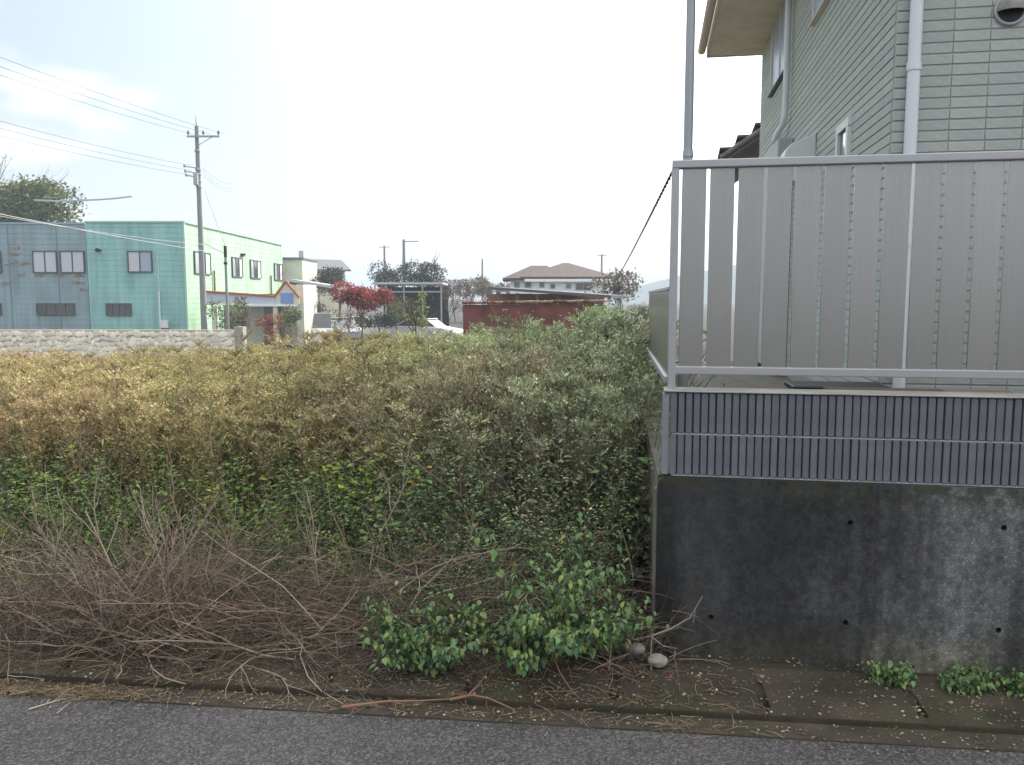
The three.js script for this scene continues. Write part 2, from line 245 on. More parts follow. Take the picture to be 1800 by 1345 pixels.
{
  const o = A.clone().addScaledVector(RD, 0.25).add(V(0.06, 0, 0));
  const sf = thing('side_fence', 'low grey panel fence running back from the corner post above the weeds', 'fence', [o.x, 0, o.z], -RR);
  mesh('panel', metreUV(rbox(0.02, 0.4, 2.2, 0, 1.49, -1.1, 0.004)), m.slat[0], sf); mesh('base_rail', rbox(0.05, 0.035, 2.3, 0, 1.275, -1.12, 0.006), m.rail, sf); mesh('top_rail', rbox(0.03, 0.02, 2.2, 0, 1.7, -1.1, 0.004), m.rail, sf);
  const a = A.clone().add(V(0.055, 2.21, -0.06)), b = a.clone().addScaledVector(V(0.110, 0, -0.994), 13).setY(2.12);
  const strands = [];
  for (let s = 0; s < 2; s++) { const pts = []; for (let k = 0; k <= 260; k++) { const t = k / 260, p = a.clone().lerp(b, t), w = k * 1.3 + s * Math.PI; p.y -= 0.1 * t * (1 - t); pts.push(p.add(V(Math.cos(w) * 0.004, Math.sin(w) * 0.004, 0))); } strands.push(new THREE.TubeGeometry(new THREE.CatmullRomCurve3(pts), 520, 0.0042, 5)); }
  tag(mesh('rope', merge(strands), M([0.09, 0.1, 0.13], 0.8)), 'dark twisted rope stretched back from the top of the fence corner post', 'rope');
}
{ // yard behind the wall
  const s = new THREE.Shape(), q = (v) => [v.x, -v.z], back = A.clone().addScaledVector(RD, 16);
  const w = V(Math.cos(WR), 0, -Math.sin(WR)), a = A.clone().addScaledVector(RD, 0.24).addScaledVector(w, 0.17), b = A.clone().addScaledVector(w, 5).addScaledVector(V(Math.sin(WR), 0, Math.cos(WR)), -0.19), c = a.clone().addScaledVector(RD, 11), d = c.clone().addScaledVector(w, 9), e = b.clone().addScaledVector(w, 4);
  s.moveTo(...q(a)); [b, e, d, c].forEach((v) => s.lineTo(...q(v)));
  tag(mesh('yard_ground', metreUV(new THREE.ExtrudeGeometry(s, { depth: 0.7, bevelEnabled: false }).rotateX(-Math.PI / 2).translate(0, 0.12, 0)), m.edgeConc), 'raised paved yard between the slat fence and the green house', 'yard', null, 'structure');
}

// ---------------------------------------------------------------- sage green brick-sided house
const B = V(2.35, 0, -5.2), HW = V(Math.cos(WR), 0, -Math.sin(WR)), HN = V(Math.sin(WR), 0, Math.cos(WR));
const house = thing('brick_house', 'sage green house with brick-pattern cladding and deep eaves behind the slat fence', 'house', [B.x, 0, B.z], WR);
house.updateMatrixWorld();
const onSide = (px, py) => house.worldToLocal(onPlane(px, py, B, HW)), onFront = (px, py) => house.worldToLocal(onPlane(px, py, B, HN));
{
  const EV = onSide(1342, 90), ev = EV.y, ZL = onSide(1338, 200).z, FL = 6.2, y0 = 0.92, cp = 0.065, r = rng(31);
  const core = mesh('wall', metreUV(box(FL, ev - 0.8, -ZL, FL / 2 - 0.001, (ev + 0.8) / 2, ZL / 2 + 0.011)), m.joint, house);
  // front: bricks one by one where they show, the rest joined
  const bw = 0.206, gb = metreUV(rbox(bw - 0.004, cp - 0.009, 0.02, 0, 0, 0, 0.0035, 1)), rest = [], n = Math.ceil((ev - y0) / cp);
  const corner = metreUV(rbox(0.118, cp - 0.0085, 0.026, 0, 0, 0, 0.004, 1));
  for (let i = 0; i < n; i++) for (let k = 0; k < 29; k++) {
    const y = y0 + (i + 0.5) * cp, x = 0.058 + (k ? 0.059 + (k - 0.5) * bw : 0), g = k ? gb : corner, z = 0.008 + 0.0015 * (r() - 0.5);
    if (y > ev - 0.02) continue;
    if (y > 2.25 && y < 3.85 && k < 7) { const b = mesh('brick', g, m.brick[Math.floor(r() * 4)], core); b.position.set(x, y, z); b.rotation.z = rad(0.3 * (r() - 0.5)); } else rest.push(g.clone().translate(x, y, z));
  }
  tag(mesh('brickwork', mergeGeometries(rest), m.brick[1], core), null, null, null, 'stuff');
  // side: a long board to each course, cut round the windows
  const w1 = [onSide(1358, 172), onSide(1388, 117)], w2 = [onSide(1434.5, 41), onSide(1474, -60)], w3 = [onSide(1478, 236), onSide(1500, 205)];
  const wins = [[w1[0].z, w1[1].z, w1[1].y, w1[1].y + 1.25], [w2[0].z, w2[0].z + 0.85, w2[0].y, w2[0].y + 1.1], [w3[0].z, w3[1].z, w3[1].y - 0.75, w3[1].y]];
  for (let i = 0; i < n; i++) {
    const y = y0 + (i + 0.5) * cp; if (y > ev - 0.02) continue; let cut = [[ZL, -0.012]];
    for (const [a, b, c, d] of wins) if (y > c - 0.02 && y < d + 0.02) cut = cut.flatMap(([p, q]) => (b < p || a > q ? [[p, q]] : [[p, a], [b, q]].filter(([u, v]) => v - u > 0.03)));
    for (const [p, q] of cut) { const g = metreUV(rbox(0.022, cp - 0.0085, q - p, 0, 0, 0, 0.004, 1)); mesh('siding_board', g, m.brick[Math.floor(r() * 4)], core).position.set(0.002 + 0.002 * (r() - 0.5), y, (p + q) / 2); }
  }
  wins.forEach(([a, b, c, d], k) => {
    const t = k === 2 ? 0.06 : 0.035, x = -0.012, w = b - a, h = d - c, fr = mesh('window', merge([box(0.05, t, w + 0.02, x, t / 2, 0), box(0.05, t, w + 0.02, x, h - t / 2, 0), box(0.05, h - 2 * t - 0.004, t, x, h / 2, w / 2 - t / 2), box(0.05, h - 2 * t - 0.004, t, x, h / 2, -w / 2 + t / 2), ...(k < 2 ? [box(0.03, h - 2 * t - 0.004, 0.03, x, h / 2, 0)] : [])]), m.white, house);
    fr.position.set(0, c, (a + b) / 2);
    mesh('pane', box(0.006, h - 0.06, w - 0.06, -0.012, h / 2, 0), k === 2 ? m.paneDark : m.glass, fr);
    if (k < 2) mesh('sill', rbox(0.06, 0.02, w + 0.05, -0.03, -0.012, 0, 0.004), k ? m.soffit : m.frame, fr);
  });
  // eaves and roof
  const oh = 0.72, fh = 0.16;
  mesh('soffit', metreUV(box(FL + 2 * oh, 0.03, -ZL + 0.7 + 0.08, FL / 2, ev + 0.016, ZL / 2 + 0.31)), m.soffit, house);
  mesh('fascia', merge([box(0.03, fh, -ZL + 0.84, -oh - 0.018, ev + fh / 2 - 0.01, ZL / 2 + 0.31), box(FL + 2 * oh + 0.06, fh, 0.03, FL / 2, ev + fh / 2 - 0.01, ZL - 0.085 - 0.018), box(FL + 2 * oh + 0.06, fh, 0.03, FL / 2, ev + fh / 2 - 0.01, 0.72)]), m.fascia, house);
  const gut = new THREE.CylinderGeometry(0.055, 0.055, -ZL + 0.84, 12, 1, false, Math.PI, Math.PI).rotateX(Math.PI / 2).rotateZ(Math.PI / 2);
  mesh('rain_gutter', gut.translate(-oh - 0.1, ev + 0.09, ZL / 2 + 0.31), m.fascia, house);
  { const x0 = -oh - 0.05, x1 = FL + oh + 0.05, z0 = ZL - 0.13, z1 = 0.76, y = ev + fh, h = 2.3, xm = (x0 + x1) / 2, zc = (z0 + z1) / 2; const g = new THREE.BufferGeometry(); g.setAttribute('position', new THREE.Float32BufferAttribute([x0, y, z0, x1, y, z0, x1, y, z1, x0, y, z1, xm, y + h, zc - 0.9, xm, y + h, zc + 0.9], 3)); g.setIndex([0, 4, 1, 1, 4, 5, 1, 5, 2, 2, 5, 3, 3, 5, 4, 3, 4, 0, 0, 1, 2, 0, 2, 3]); const gg = metreUV(g); gg.computeVertexNormals(); mesh('roof', gg, m.roofDark, house); }
  // downpipes
  const dp = onFront(1600, 140), side = onSide(1395, 100), el = onSide(1391, 215);
  mesh('downpipe', merge([cyl(0.037, 0.037, 3.2, 14).translate(dp.x, 0.95, 0.065), ...[2.0, 3.05].map((y) => new THREE.CylinderGeometry(0.043, 0.043, 0.05, 14).translate(dp.x, y, 0.065)), ...[2.5, 3.6].map((y) => box(0.02, 0.03, 0.05, dp.x, y, 0.04))]), m.plastic, house);
  const bend = new THREE.CatmullRomCurve3([V(-0.07, ev, side.z), V(-0.07, el.y + 0.12, side.z), V(-0.075, el.y + 0.02, side.z - 0.02), V(-0.1, el.y - 0.06, side.z - 0.22), V(-0.1, el.y - 0.1, side.z - 0.5)]);
  mesh('downpipe', new THREE.TubeGeometry(bend, 40, 0.034, 12), m.plastic, house);
  // hooded wall vent
  const vt = onFront(1773, 20), vg = new THREE.Group(); 
  const hood = new THREE.SphereGeometry(0.082, 24, 14, 0, Math.PI * 2, 0, Math.PI / 2).scale(1, 0.75, 1).rotateX(Math.PI / 2);
  const vent = mesh('wall_vent', new THREE.TorusGeometry(0.082, 0.012, 8, 28).translate(vt.x, vt.y, 0.026), m.rail, house);
  const cut = new THREE.SphereGeometry(0.08, 24, 14, 0, Math.PI, 0, Math.PI * 0.56).scale(1, 1, 0.95);
  mesh('hood', cut.translate(vt.x, vt.y + 0.002, 0.03), m.paleConc, vent); mesh('opening', new THREE.CylinderGeometry(0.075, 0.075, 0.012, 24).rotateX(Math.PI / 2).translate(vt.x, vt.y, 0.026), m.dark, vent);
  // grey lean-to box and hooded cover on the side wall
  const b0 = onSide(1411, 222), b1 = onSide(1437, 240);
  mesh('bay_box', metreUV(rbox(0.16, b0.y - 0.9, 2.6, -0.09, (b0.y + 0.9) / 2 - 0.02, b0.z - 1.75, 0.02, 2)), m.greyPaint, house);
  const hs = new THREE.Shape(); hs.moveTo(0, 0); hs.lineTo(0, 0.4); hs.lineTo(-0.16, 0.33); hs.quadraticCurveTo(-0.25, 0.3, -0.25, 0.2); hs.lineTo(-0.22, 0); hs.closePath();
  const cov = mesh('vent_cover', new THREE.ExtrudeGeometry(hs, { depth: 0.3, bevelEnabled: true, bevelSize: 0.012, bevelThickness: 0.012, bevelSegments: 2 }).translate(-0.02, b1.y - 0.38, b1.z - 0.3), m.white, house);
  mesh('slot', box(0.012, 0.19, 0.2, -0.262, b1.y - 0.28, b1.z - 0.16), m.dark, cov);
  mesh('foundation', metreUV(box(FL, 0.2, -ZL, FL / 2 - 0.004, 0.9, ZL / 2 + 0.016)), m.paleConc, house);
}
{ // things half seen under the fence
  const items = [['planter_box', 1300, 0.34, 0.2, 4.6, m.signPale, 'low pale planter box on the yard behind the fence corner'], ['storage_box', 1470, 0.5, 0.31, 4.7, m.dark, 'black storage box on the yard behind the middle of the fence'], ['wooden_bench', 1560, 0.6, 0.34, 4.3, m.bark, 'dark brown wooden bench behind the fence below the front downpipe'], ['wooden_crate', 1705, 0.5, 0.36, 4.2, m.wood, 'tan slatted wooden crate behind the right part of the fence']];
  for (const [nm, px, w, h, D, mt, lb] of items) {
    const p = at(px, 670, D), t = thing(nm, lb, nm.split('_')[1], [p.x, 0.822, p.z], WR);
    if (nm === 'wooden_bench') { for (let k = 0; k < 3; k++) mesh('seat_board', rbox(w, 0.02, 0.08, 0, h, (k - 1) * 0.09, 0.004), mt, t); for (const s of [-1, 1]) mesh('leg', rbox(0.05, h - 0.012, 0.24, s * (w / 2 - 0.06), (h - 0.012) / 2, 0, 0.004), mt, t); }
    else if (nm === 'wooden_crate') { for (let k = 0; k < 7; k++) mesh('slat', rbox(0.055, h, 0.015, (k - 3) * 0.07, h / 2, 0.2, 0.003), mt, t); mesh('frame', merge([rbox(w, 0.03, 0.38, 0, 0.04, 0, 0.004), rbox(w, 0.03, 0.38, 0, h - 0.03, 0, 0.004)]), mt, t); }
    else { mesh('body', rbox(w, h, 0.3, 0, h / 2, 0, 0.02, 2), mt, t); mesh('lid', rbox(w + 0.03, 0.03, 0.33, 0, h + 0.017, 0, 0.01, 2), nm === 'planter_box' ? M([0.28, 0.3, 0.06], 0.9) : mt, t); }
  }
  const p = at(1212, 140, 5.4), lp = thing('steel_pole', 'slim grey steel pole rising above the fence beside the house', 'pole', [p.x, 0.822, p.z]);
  mesh('shaft', merge([cyl(0.034, 0.031, 1.78, 14), cyl(0.029, 0.027, 4.2, 14).translate(0, 1.78, 0), cyl(0.036, 0.03, 0.05, 14).translate(0, 1.74, 0)]), m.steel, lp); mesh('base_plate', box(0.16, 0.012, 0.16, 0, 0.007, 0), m.steel, lp);
}
// neighbour's roof beyond the house
{
  const p = at(1345, 250, 19), t = thing('tiled_roof_house', 'dark brown tiled roof of a neighbouring house peeping out left of the green house', 'house', [p.x + 2.6, 0.45, p.z], rad(-12));
  const ty = at(1335, 232, 19).y + 0.25, by = at(1280, 276, 19).y;
  mesh('wall', metreUV(box(5.6, by + 0.4, 6, 0.2, by / 2 - 0.5, -3)), m.cream, t);
  const s = new THREE.Shape(); s.moveTo(-3.5, by - 0.35); s.lineTo(0, ty + 1.2); s.lineTo(3.5, by - 0.35); s.lineTo(3.5, by - 0.55); s.lineTo(0, ty + 1.0); s.lineTo(-3.5, by - 0.55); s.closePath();
  const rf = mesh('roof', metreUV(new THREE.ExtrudeGeometry(s, { depth: 6.6, bevelEnabled: false }).translate(0, 0, -6.3)), m.roofBrown, t);
  for (let k = 0; k < 9; k++) { const u = k / 9, g = rbox(0.42, 0.06, 6.62, -3.5 + 3.5 * (u + 0.05), lerp(by - 0.35, ty + 1.2, u + 0.05) + 0.05, -3, 0.02); mesh('tile_row', g, m.roofBrown, rf); }
  mesh('bargeboard', rod(V(-3.5, by - 0.4, 0.32), V(0, ty + 1.13, 0.32), 0.07, 4), m.frame, t);
}

// ---------------------------------------------------------------- far buildings
function far(parent, name, z, side, x0, x1, y0, y1, paneMat, mull = 1, frameMat = m.frame) {   // a framed window; side '+z' at depth z, '+x' at wall x = z
  const w = x1 - x0, h = y1 - y0, t = 0.06, fr = merge([box(w, t, 0.09, 0, h / 2 - t / 2, 0), box(w, t, 0.09, 0, -h / 2 + t / 2, 0), box(t, h - 2 * t - 0.004, 0.09, -w / 2 + t / 2, 0, 0), box(t, h - 2 * t - 0.004, 0.09, w / 2 - t / 2, 0, 0), ...Array.from({ length: mull }, (_, k) => box(0.05, h - 2 * t - 0.004, 0.07, -w / 2 + w * (k + 1) / (mull + 1), 0, 0))]);
  const f = mesh('window', fr, frameMat, parent);
  for (let k = 0; k <= mull; k++) mesh('pane', box(w / (mull + 1) - 0.055, h - 2 * t - 0.002, 0.02, -w / 2 + w * (k + 0.5) / (mull + 1), 0, -0.01), Array.isArray(paneMat) ? paneMat[k % paneMat.length] : paneMat, f);
  if (side === '+x') { f.rotation.y = Math.PI / 2; f.position.set(z + 0.05, (y0 + y1) / 2, (x0 + x1) / 2); } else f.position.set((x0 + x1) / 2, (y0 + y1) / 2, z + 0.05);
  return f;
}
const XD = (px, D) => at(px, 526, D).x, YD = (py, D) => at(900, py, D).y;
{
  const D = 46, xc = XD(328, D), xl = XD(157, D), zt = -D, zb = -65.5, top = YD(391, D), t = thing('green_building', 'two storey teal and mint green metal-clad building with flat roof', 'building');
  const boards = (x0, x1, z, y0, y1, ph) => { const l = []; for (let y = y0; y < y1 - 0.01; y += ph) { const h = Math.min(ph, y1 - y); l.push(box(x1 - x0, h - 0.012, 0.03 + 0.008 * (Math.round(y * 7) % 2), (x0 + x1) / 2, y + h / 2, z)); } return l; };
  mesh('front_wall', metreUV(merge([box(xc - xl - 0.02, top + 1, 0.2, (xc + xl) / 2 - 0.01, (top - 1) / 2, zt - 0.13), ...boards(xl, xc, zt - 0.02, -1, top, 0.3)])), m.teal, t);
  mesh('side_wall', metreUV(merge([box(0.2, top + 1, zt - zb - 0.03, xc - 0.125, (top - 1) / 2, (zt + zb) / 2 - 0.02), ...Array.from({ length: 24 }, (_, k) => box(0.03, 0.288, zt - zb, xc - 0.015, -0.85 + 0.3 * k, (zt + zb) / 2)).filter((g, k) => -0.7 + 0.3 * k < top)])), m.mint, t);
  mesh('roof', box(xc - xl - 0.3, 0.1, zt - zb - 0.3, (xc + xl) / 2, top - 0.1, (zt + zb) / 2), m.roofGrey, t);
  mesh('coping', merge([box(xc - xl + 0.1, 0.09, 0.16, (xc + xl) / 2, top + 0.03, zt - 0.03), box(0.16, 0.09, zt - zb - 0.1, xc, top + 0.03, (zt + zb) / 2 - 0.03)]), M([0.4, 0.55, 0.48], 0.7), t);
  mesh('corner_trim', box(0.1, top + 0.98, 0.1, xc + 0.01, (top - 1) / 2 - 0.02, zt + 0.01), M([0.42, 0.66, 0.5], 0.7), t);
  far(t, 'w', zt, '+z', XD(228, D), XD(271, D), YD(479, D), YD(441, D), [m.pane, m.glass]); far(t, 'w', zt, '+z', XD(186, D), XD(231, D), YD(555, D), YD(533, D), m.paneDark, 3);
  const px = XD(281, D); mesh('conduit', merge([cyl(0.05, 0.05, YD(513, D) + 1, 8).translate(px, -1, zt + 0.08), cyl(0.02, 0.02, YD(450, D) - YD(513, D), 6).translate(px, YD(513, D), zt + 0.04)]), m.white, t);
  mesh('meter_box', rbox(0.4, 0.42, 0.18, XD(289, D), YD(570, D), zt + 0.1, 0.02), m.white, t);
  mesh('wall_lamp', merge([box(0.2, 0.1, 0.3, XD(179, D), YD(440, D), zt + 0.16), box(0.1, 0.2, 0.1, XD(176, D), YD(441, D) + 0.05, zt + 0.06)]), m.dark, t);
  for (const q of [342, 408, 440, 482]) { const d1 = 18.3 * F / (900 - q), d0 = 18.3 * F / (900 - q - (q === 342 ? 28 : q === 482 ? 14 : 18)), y = 1.45 + EYE; far(t, 'w', xc, '+x', -d0, -d1, y, y + 1.3, [m.pane, m.paneDark, m.white], 2); }
  for (const q of [375, 475]) { const d = 18.3 * F / (900 - q); mesh('drain_stack', cyl(0.06, 0.06, 1.6, 8).translate(xc + 0.09, YD(522, d), -d), m.rust, t); }
  mesh('side_lamp', merge([box(0.3, 0.12, 0.2, xc + 0.15, YD(448, 56), -55.5), box(0.08, 0.08, 0.5, xc + 0.06, YD(450, 56), -55.8)]), m.dark, t);
}
{
  const D = 46.3, x1 = XD(157, D) - 0.02, x0 = x1 - 24, top = YD(394, D), t = thing('blue_building', 'weathered grey blue metal-clad building with rust streaks adjoining the green one', 'building'), l = [];
  for (let y = -1; y < top - 0.01; y += 0.3) { const h = Math.min(0.3, top - y); l.push(box(x1 - x0, h - 0.012, 0.03 + 0.008 * (Math.round(y * 7) % 2), (x0 + x1) / 2, y + h / 2, -D - 0.02)); }
  mesh('wall', metreUV(merge([box(x1 - x0 - 0.02, top + 1, 12, (x0 + x1) / 2, (top - 1) / 2, -D - 6.05), ...l])), m.blue, t);
  mesh('coping', box(x1 - x0, 0.1, 0.16, (x0 + x1) / 2, top + 0.04, -D - 0.03), m.blue, t);
  mesh('seam', merge([box(0.04, top + 1, 0.03, XD(105, D), (top - 1) / 2, -D + 0.02), box(0.04, top + 1, 0.03, XD(20, D), (top - 1) / 2, -D + 0.02)]), M([0.2, 0.27, 0.3], 0.7), t);
  for (const q of [62, 110, -40]) far(t, 'w', -D, '+z', XD(q, D), XD(q + (q < 0 ? 47 : 43), D), YD(480, D), YD(441, D), m.pane);
  far(t, 'w', -D, '+z', XD(64, D), XD(131, D), YD(554, D), YD(533, D), m.paneDark, 3); far(t, 'w', -D, '+z', XD(-60, D), XD(2, D), YD(554, D), YD(533, D), m.paneDark, 3);
  const r = rng(77), rs = []; for (const [a, b, y] of [[22, 50, 447], [30, 46, 435], [14, 58, 464], [64, 82, 484], [98, 118, 484], [132, 150, 484], [2, 20, 500], [34, 46, 483], [136, 158, 510], [128, 150, 497]]) for (let k = 0; k < 9; k++) { const w = (XD(b, D) - XD(a, D)) * (0.08 + 0.3 * r() * r()), c = lerp(XD(a, D), XD(b, D), r()); rs.push(box(w, 0.02 + 0.06 * r(), 0.01 + 0.004 * r(), c, YD(y, D) + 0.16 * (r() - 0.5), -D + 0.018 + 0.004 * r())); }
  mesh('rust_patch', merge(rs), m.rust, t);
}
{ // shop annex with gabled fascia
  const D = 45, t = thing('shop_annex', 'low shop front with orange-edged roof, pale fascia and small blue gable', 'shop'), z = -D, X = (q) => XD(q, D), Y = (q) => YD(q, D);
  mesh('wall', metreUV(box(X(533) - X(520), Y(500) + 1, 3, (X(533) + X(520)) / 2, (Y(500) - 1) / 2, z - 1.6)), m.cream, t);
  mesh('back_wall', metreUV(box(X(533) - X(364), Y(536) + 1, 0.2, (X(533) + X(364)) / 2, (Y(536) - 1) / 2, z - 2.6)), m.cream, t);
  const f = new THREE.Shape(); f.moveTo(X(364), Y(513)); f.lineTo(X(485), Y(521)); f.lineTo(X(485), Y(536)); f.lineTo(X(364), Y(533)); f.closePath(); mesh('fascia', new THREE.ExtrudeGeometry(f, { depth: 0.12, bevelEnabled: false }).translate(0, 0, z), m.signPale, t);
  const g = new THREE.Shape(); g.moveTo(X(486), Y(521)); g.lineTo(X(505), Y(495)); g.lineTo(X(527), Y(522)); g.lineTo(X(527), Y(535)); g.lineTo(X(486), Y(535)); g.closePath(); mesh('gable', new THREE.ExtrudeGeometry(g, { depth: 0.16, bevelEnabled: false }).translate(0, 0, z), m.cream, t);
  mesh('gable_panel', merge([box(X(517) - X(495), Y(515) - Y(533), 0.05, (X(517) + X(495)) / 2, (Y(515) + Y(533)) / 2, z + 0.19)]), m.signBlue, t);
  const P = (q, y, e = 0.2) => V(X(q), Y(y), z + e); mesh('roof_edge', merge([rod(P(362, 512), P(485, 520.5), 0.06, 6), rod(P(485, 520.5), P(505, 494), 0.06, 6), rod(P(505, 494), P(528, 523), 0.06, 6)]), m.orange, t);
  mesh('roof', box(X(485) - X(364), 0.08, 2.6, (X(485) + X(364)) / 2, Y(518), z - 1.35), m.roofBrown, t);
  mesh('cornice', box(X(524) - X(420), 0.1, 0.3, (X(524) + X(420)) / 2, Y(537), z + 0.06), m.whiteWall, t);
  for (const q of [376, 484, 497]) mesh('column', box(q === 497 ? 0.12 : 0.22, Y(538) + 1, 0.22, X(q), (Y(538) - 1) / 2, z + 0.02), q === 497 ? m.wood : m.cream, t);
  mesh('doorway', box(X(474) - X(440), Y(539) + 1, 0.05, (X(474) + X(440)) / 2, (Y(539) - 1) / 2, z - 2.45), m.paneDark, t);
}
{ // carport beside the shop
  const D = 49, t = thing('carport', 'flat grey carport roof sloping down beside the shop gable', 'carport'), a = at(509, 493, D), b = at(594, 506, D), an = Math.atan2(b.y - a.y, b.x - a.x);
  const g = box(a.distanceTo(b), 0.16, 4, 0, 0, -2).rotateZ(an).translate((a.x + b.x) / 2, (a.y + b.y) / 2, a.z); mesh('roof', g, M([0.45, 0.45, 0.46], 0.6), t);
  mesh('edge_beam', box(a.distanceTo(b), 0.14, 0.1, 0, -0.155, -0.1).rotateZ(an).translate((a.x + b.x) / 2, (a.y + b.y) / 2, a.z), m.frame, t);
  for (const q of [536, 590]) mesh('post', cyl(0.05, 0.05, at(q, 508, D).y + 1, 8).translate(XD(q, D), -1, -D - 3.6), m.steel, t);
}
function gableHouse(name, label, x, z, w, d, eave, ridge, wallM, roofM, ry) {
  const t = thing(name, label, 'house', [x, -1, z], ry), s = new THREE.Shape();
  s.moveTo(-d / 2, 0); s.lineTo(d / 2, 0); s.lineTo(d / 2, eave + 1); s.lineTo(0, ridge + 0.85); s.lineTo(-d / 2, eave + 1); s.closePath();
  mesh('wall', metreUV(new THREE.ExtrudeGeometry(s, { depth: w, bevelEnabled: false }).translate(0, 0, -w / 2).rotateY(Math.PI / 2)), wallM, t);
  const k = (ridge - eave) / (d / 2), e = d / 2 + 0.5, R = (o) => { const q = new THREE.Shape(); q.moveTo(0, ridge + 1); q.lineTo(e, eave + 1 - 0.5 * k); q.lineTo(e, eave + 0.85 - 0.5 * k); q.lineTo(0, ridge + 0.86); q.lineTo(-e, eave + 0.85 - 0.5 * k); q.lineTo(-e, eave + 1 - 0.5 * k); q.closePath(); return new THREE.ExtrudeGeometry(q, { depth: w + 0.9, bevelEnabled: false }).translate(0, 0, -w / 2 - 0.45).rotateY(Math.PI / 2); };
  mesh('roof', metreUV(R()), roofM, t); return t;
}
{
  const D = 74, r = YD(453, D), e = YD(470, D); const t = gableHouse('gabled_house', 'cream house with grey gable roof behind the green building', XD(540, D), -D - 3, 4.2, 5.2, e, r, m.cream, m.roofGrey, rad(28));
  mesh('chimney', box(0.35, 1.1, 0.35, -1.2, r + 1.2, 0), m.greyPaint, t);
  const D2 = 66.5, ann = thing('cream_house', 'plain cream wall of a house just right of the mint green wall', 'house'); mesh('wall', metreUV(box(XD(533, D2) - XD(490, D2), YD(456, D2) + 1, 5, (XD(533, D2) + XD(490, D2)) / 2, (YD(456, D2) - 1) / 2, -D2 - 2.5)), m.cream, ann); mesh('roof', box(XD(535, D2) - XD(490, D2), 0.15, 5.3, (XD(535, D2) + XD(490, D2)) / 2, YD(456, D2) + 0.08, -D2 - 2.5), m.roofGrey, ann);
}
function hip(w, d, h, rl, oh = 0.6) { const x = w / 2 + oh, z = d / 2 + oh, g = new THREE.BufferGeometry(); g.setAttribute('position', new THREE.Float32BufferAttribute([-x, 0, z, x, 0, z, x, 0, -z, -x, 0, -z, -rl / 2, h, 0, rl / 2, h, 0, -x, -0.16, z, x, -0.16, z, x, -0.16, -z, -x, -0.16, -z], 3)); g.setIndex([0, 1, 5, 0, 5, 4, 1, 2, 5, 2, 3, 4, 2, 4, 5, 3, 0, 4, 6, 7, 1, 6, 1, 0, 7, 8, 2, 7, 2, 1, 9, 6, 0, 9, 0, 3, 8, 9, 3, 8, 3, 2, 6, 8, 7, 6, 9, 8]); const q = metreUV(g); q.computeVertexNormals(); return q; }
{
  const D = 68, X = (q) => XD(q, D), Y = (q) => YD(q, D), ey = Y(487), t = thing('hip_roof_house', 'white walled house with brown tiled hip roof in the middle distance', 'house');
  const xl = X(897), xr = X(1064), cx = (xl + xr) / 2;
  mesh('wall', metreUV(box(xr - xl, ey + 0.9, 7, cx, (ey - 1) / 2, -D - 3.5)), m.whiteWall, t);
  mesh('roof', hip(X(1064) - X(925), 7, Y(459) - ey, 0.5, 0.7).translate((X(1064) + X(925)) / 2 + 0.2, ey, -D - 3.5), m.roofBrown, t);
  mesh('roof', hip(X(1000) - X(900), 5.4, Y(464.5) - ey + 0.1, 1.3, 0.7).translate((X(1000) + X(897)) / 2, ey - 0.1, -D - 2.9), m.roofBrown, t);
  mesh('eave_board', box(X(1072) - X(922), 0.22, 0.06, (X(1072) + X(922)) / 2, ey - 0.29, -D + 0.75), m.whiteWall, t);
  mesh('balcony', box(X(1062) - X(935), 0.5, 0.9, (X(1062) + X(935)) / 2, Y(517), -D + 0.47), m.whiteWall, t);
  for (const [a, b, y0, y1, k] of [[1011, 1039, 511, 498, 1], [994, 1004, 508, 499, 0], [967, 976, 508, 499, 0], [948, 957, 506, 496, 0], [922, 934, 506, 494, 0], [903, 914, 507, 495, 0]]) far(t, 'w', -D, '+z', X(a), X(b), Y(y0), Y(y1), m.paneDark, k, m.greyPaint);
}
{ // sheds in front of it
  const D = 37, t = thing('long_shed', 'low open shed with thin dark flat roof in front of the white house', 'shed'), a = at(858, 507, D), b = at(1074, 521, D - 2), c = a.clone().lerp(b, 0.5);
  const L = a.distanceTo(b), g = box(L, 0.12, 3, 0, 0, -1.5); g.rotateZ(Math.atan2(b.y - a.y, b.x - a.x)).rotateY(-Math.atan2(b.z - a.z, b.x - a.x)).translate(c.x, c.y, c.z); mesh('roof', g, m.roofDark, t);
  mesh('back_wall', metreUV(box(L * 0.97, 2.2, 0.12, c.x, c.y - 1.15, c.z - 2.7)), m.wood, t);
  for (let k = 0; k < 6; k++) { const p = a.clone().lerp(b, (k + 0.5) / 6); mesh('post', box(0.12, p.y + 0.85, 0.12, p.x, (p.y - 0.1) / 2 - 0.5, p.z - 0.4), m.wood, t); }
}
{
  const D = 24, a = at(816, 533, D), b = at(1066, 529, D - 1.5), t = thing('red_wall', 'brick red garden wall with terracotta tile capping behind the weeds', 'wall'), L = a.distanceTo(b), c = a.clone().lerp(b, 0.5), an = -Math.atan2(b.z - a.z, b.x - a.x);
  mesh('panel', metreUV(box(L, a.y + 0.5, 0.18)).rotateY(an).translate(c.x, (a.y - 0.5) / 2 - 0.05, c.z), m.redWall, t);
  const tg = rbox(0.2, 0.07, 0.4, 0, 0, 0, 0.025, 2), n = Math.floor(L / 0.21), r = rng(9);
  for (let k = 0; k < n; k++) { const q = a.clone().lerp(b, (k + 0.5) / n), tl = mesh('cap_tile', tg, r() < 0.3 ? m.redWall : m.terracotta, t); tl.position.set(q.x, q.y + 0.0 + 0.012 * r(), q.z); tl.rotation.y = an; }
}
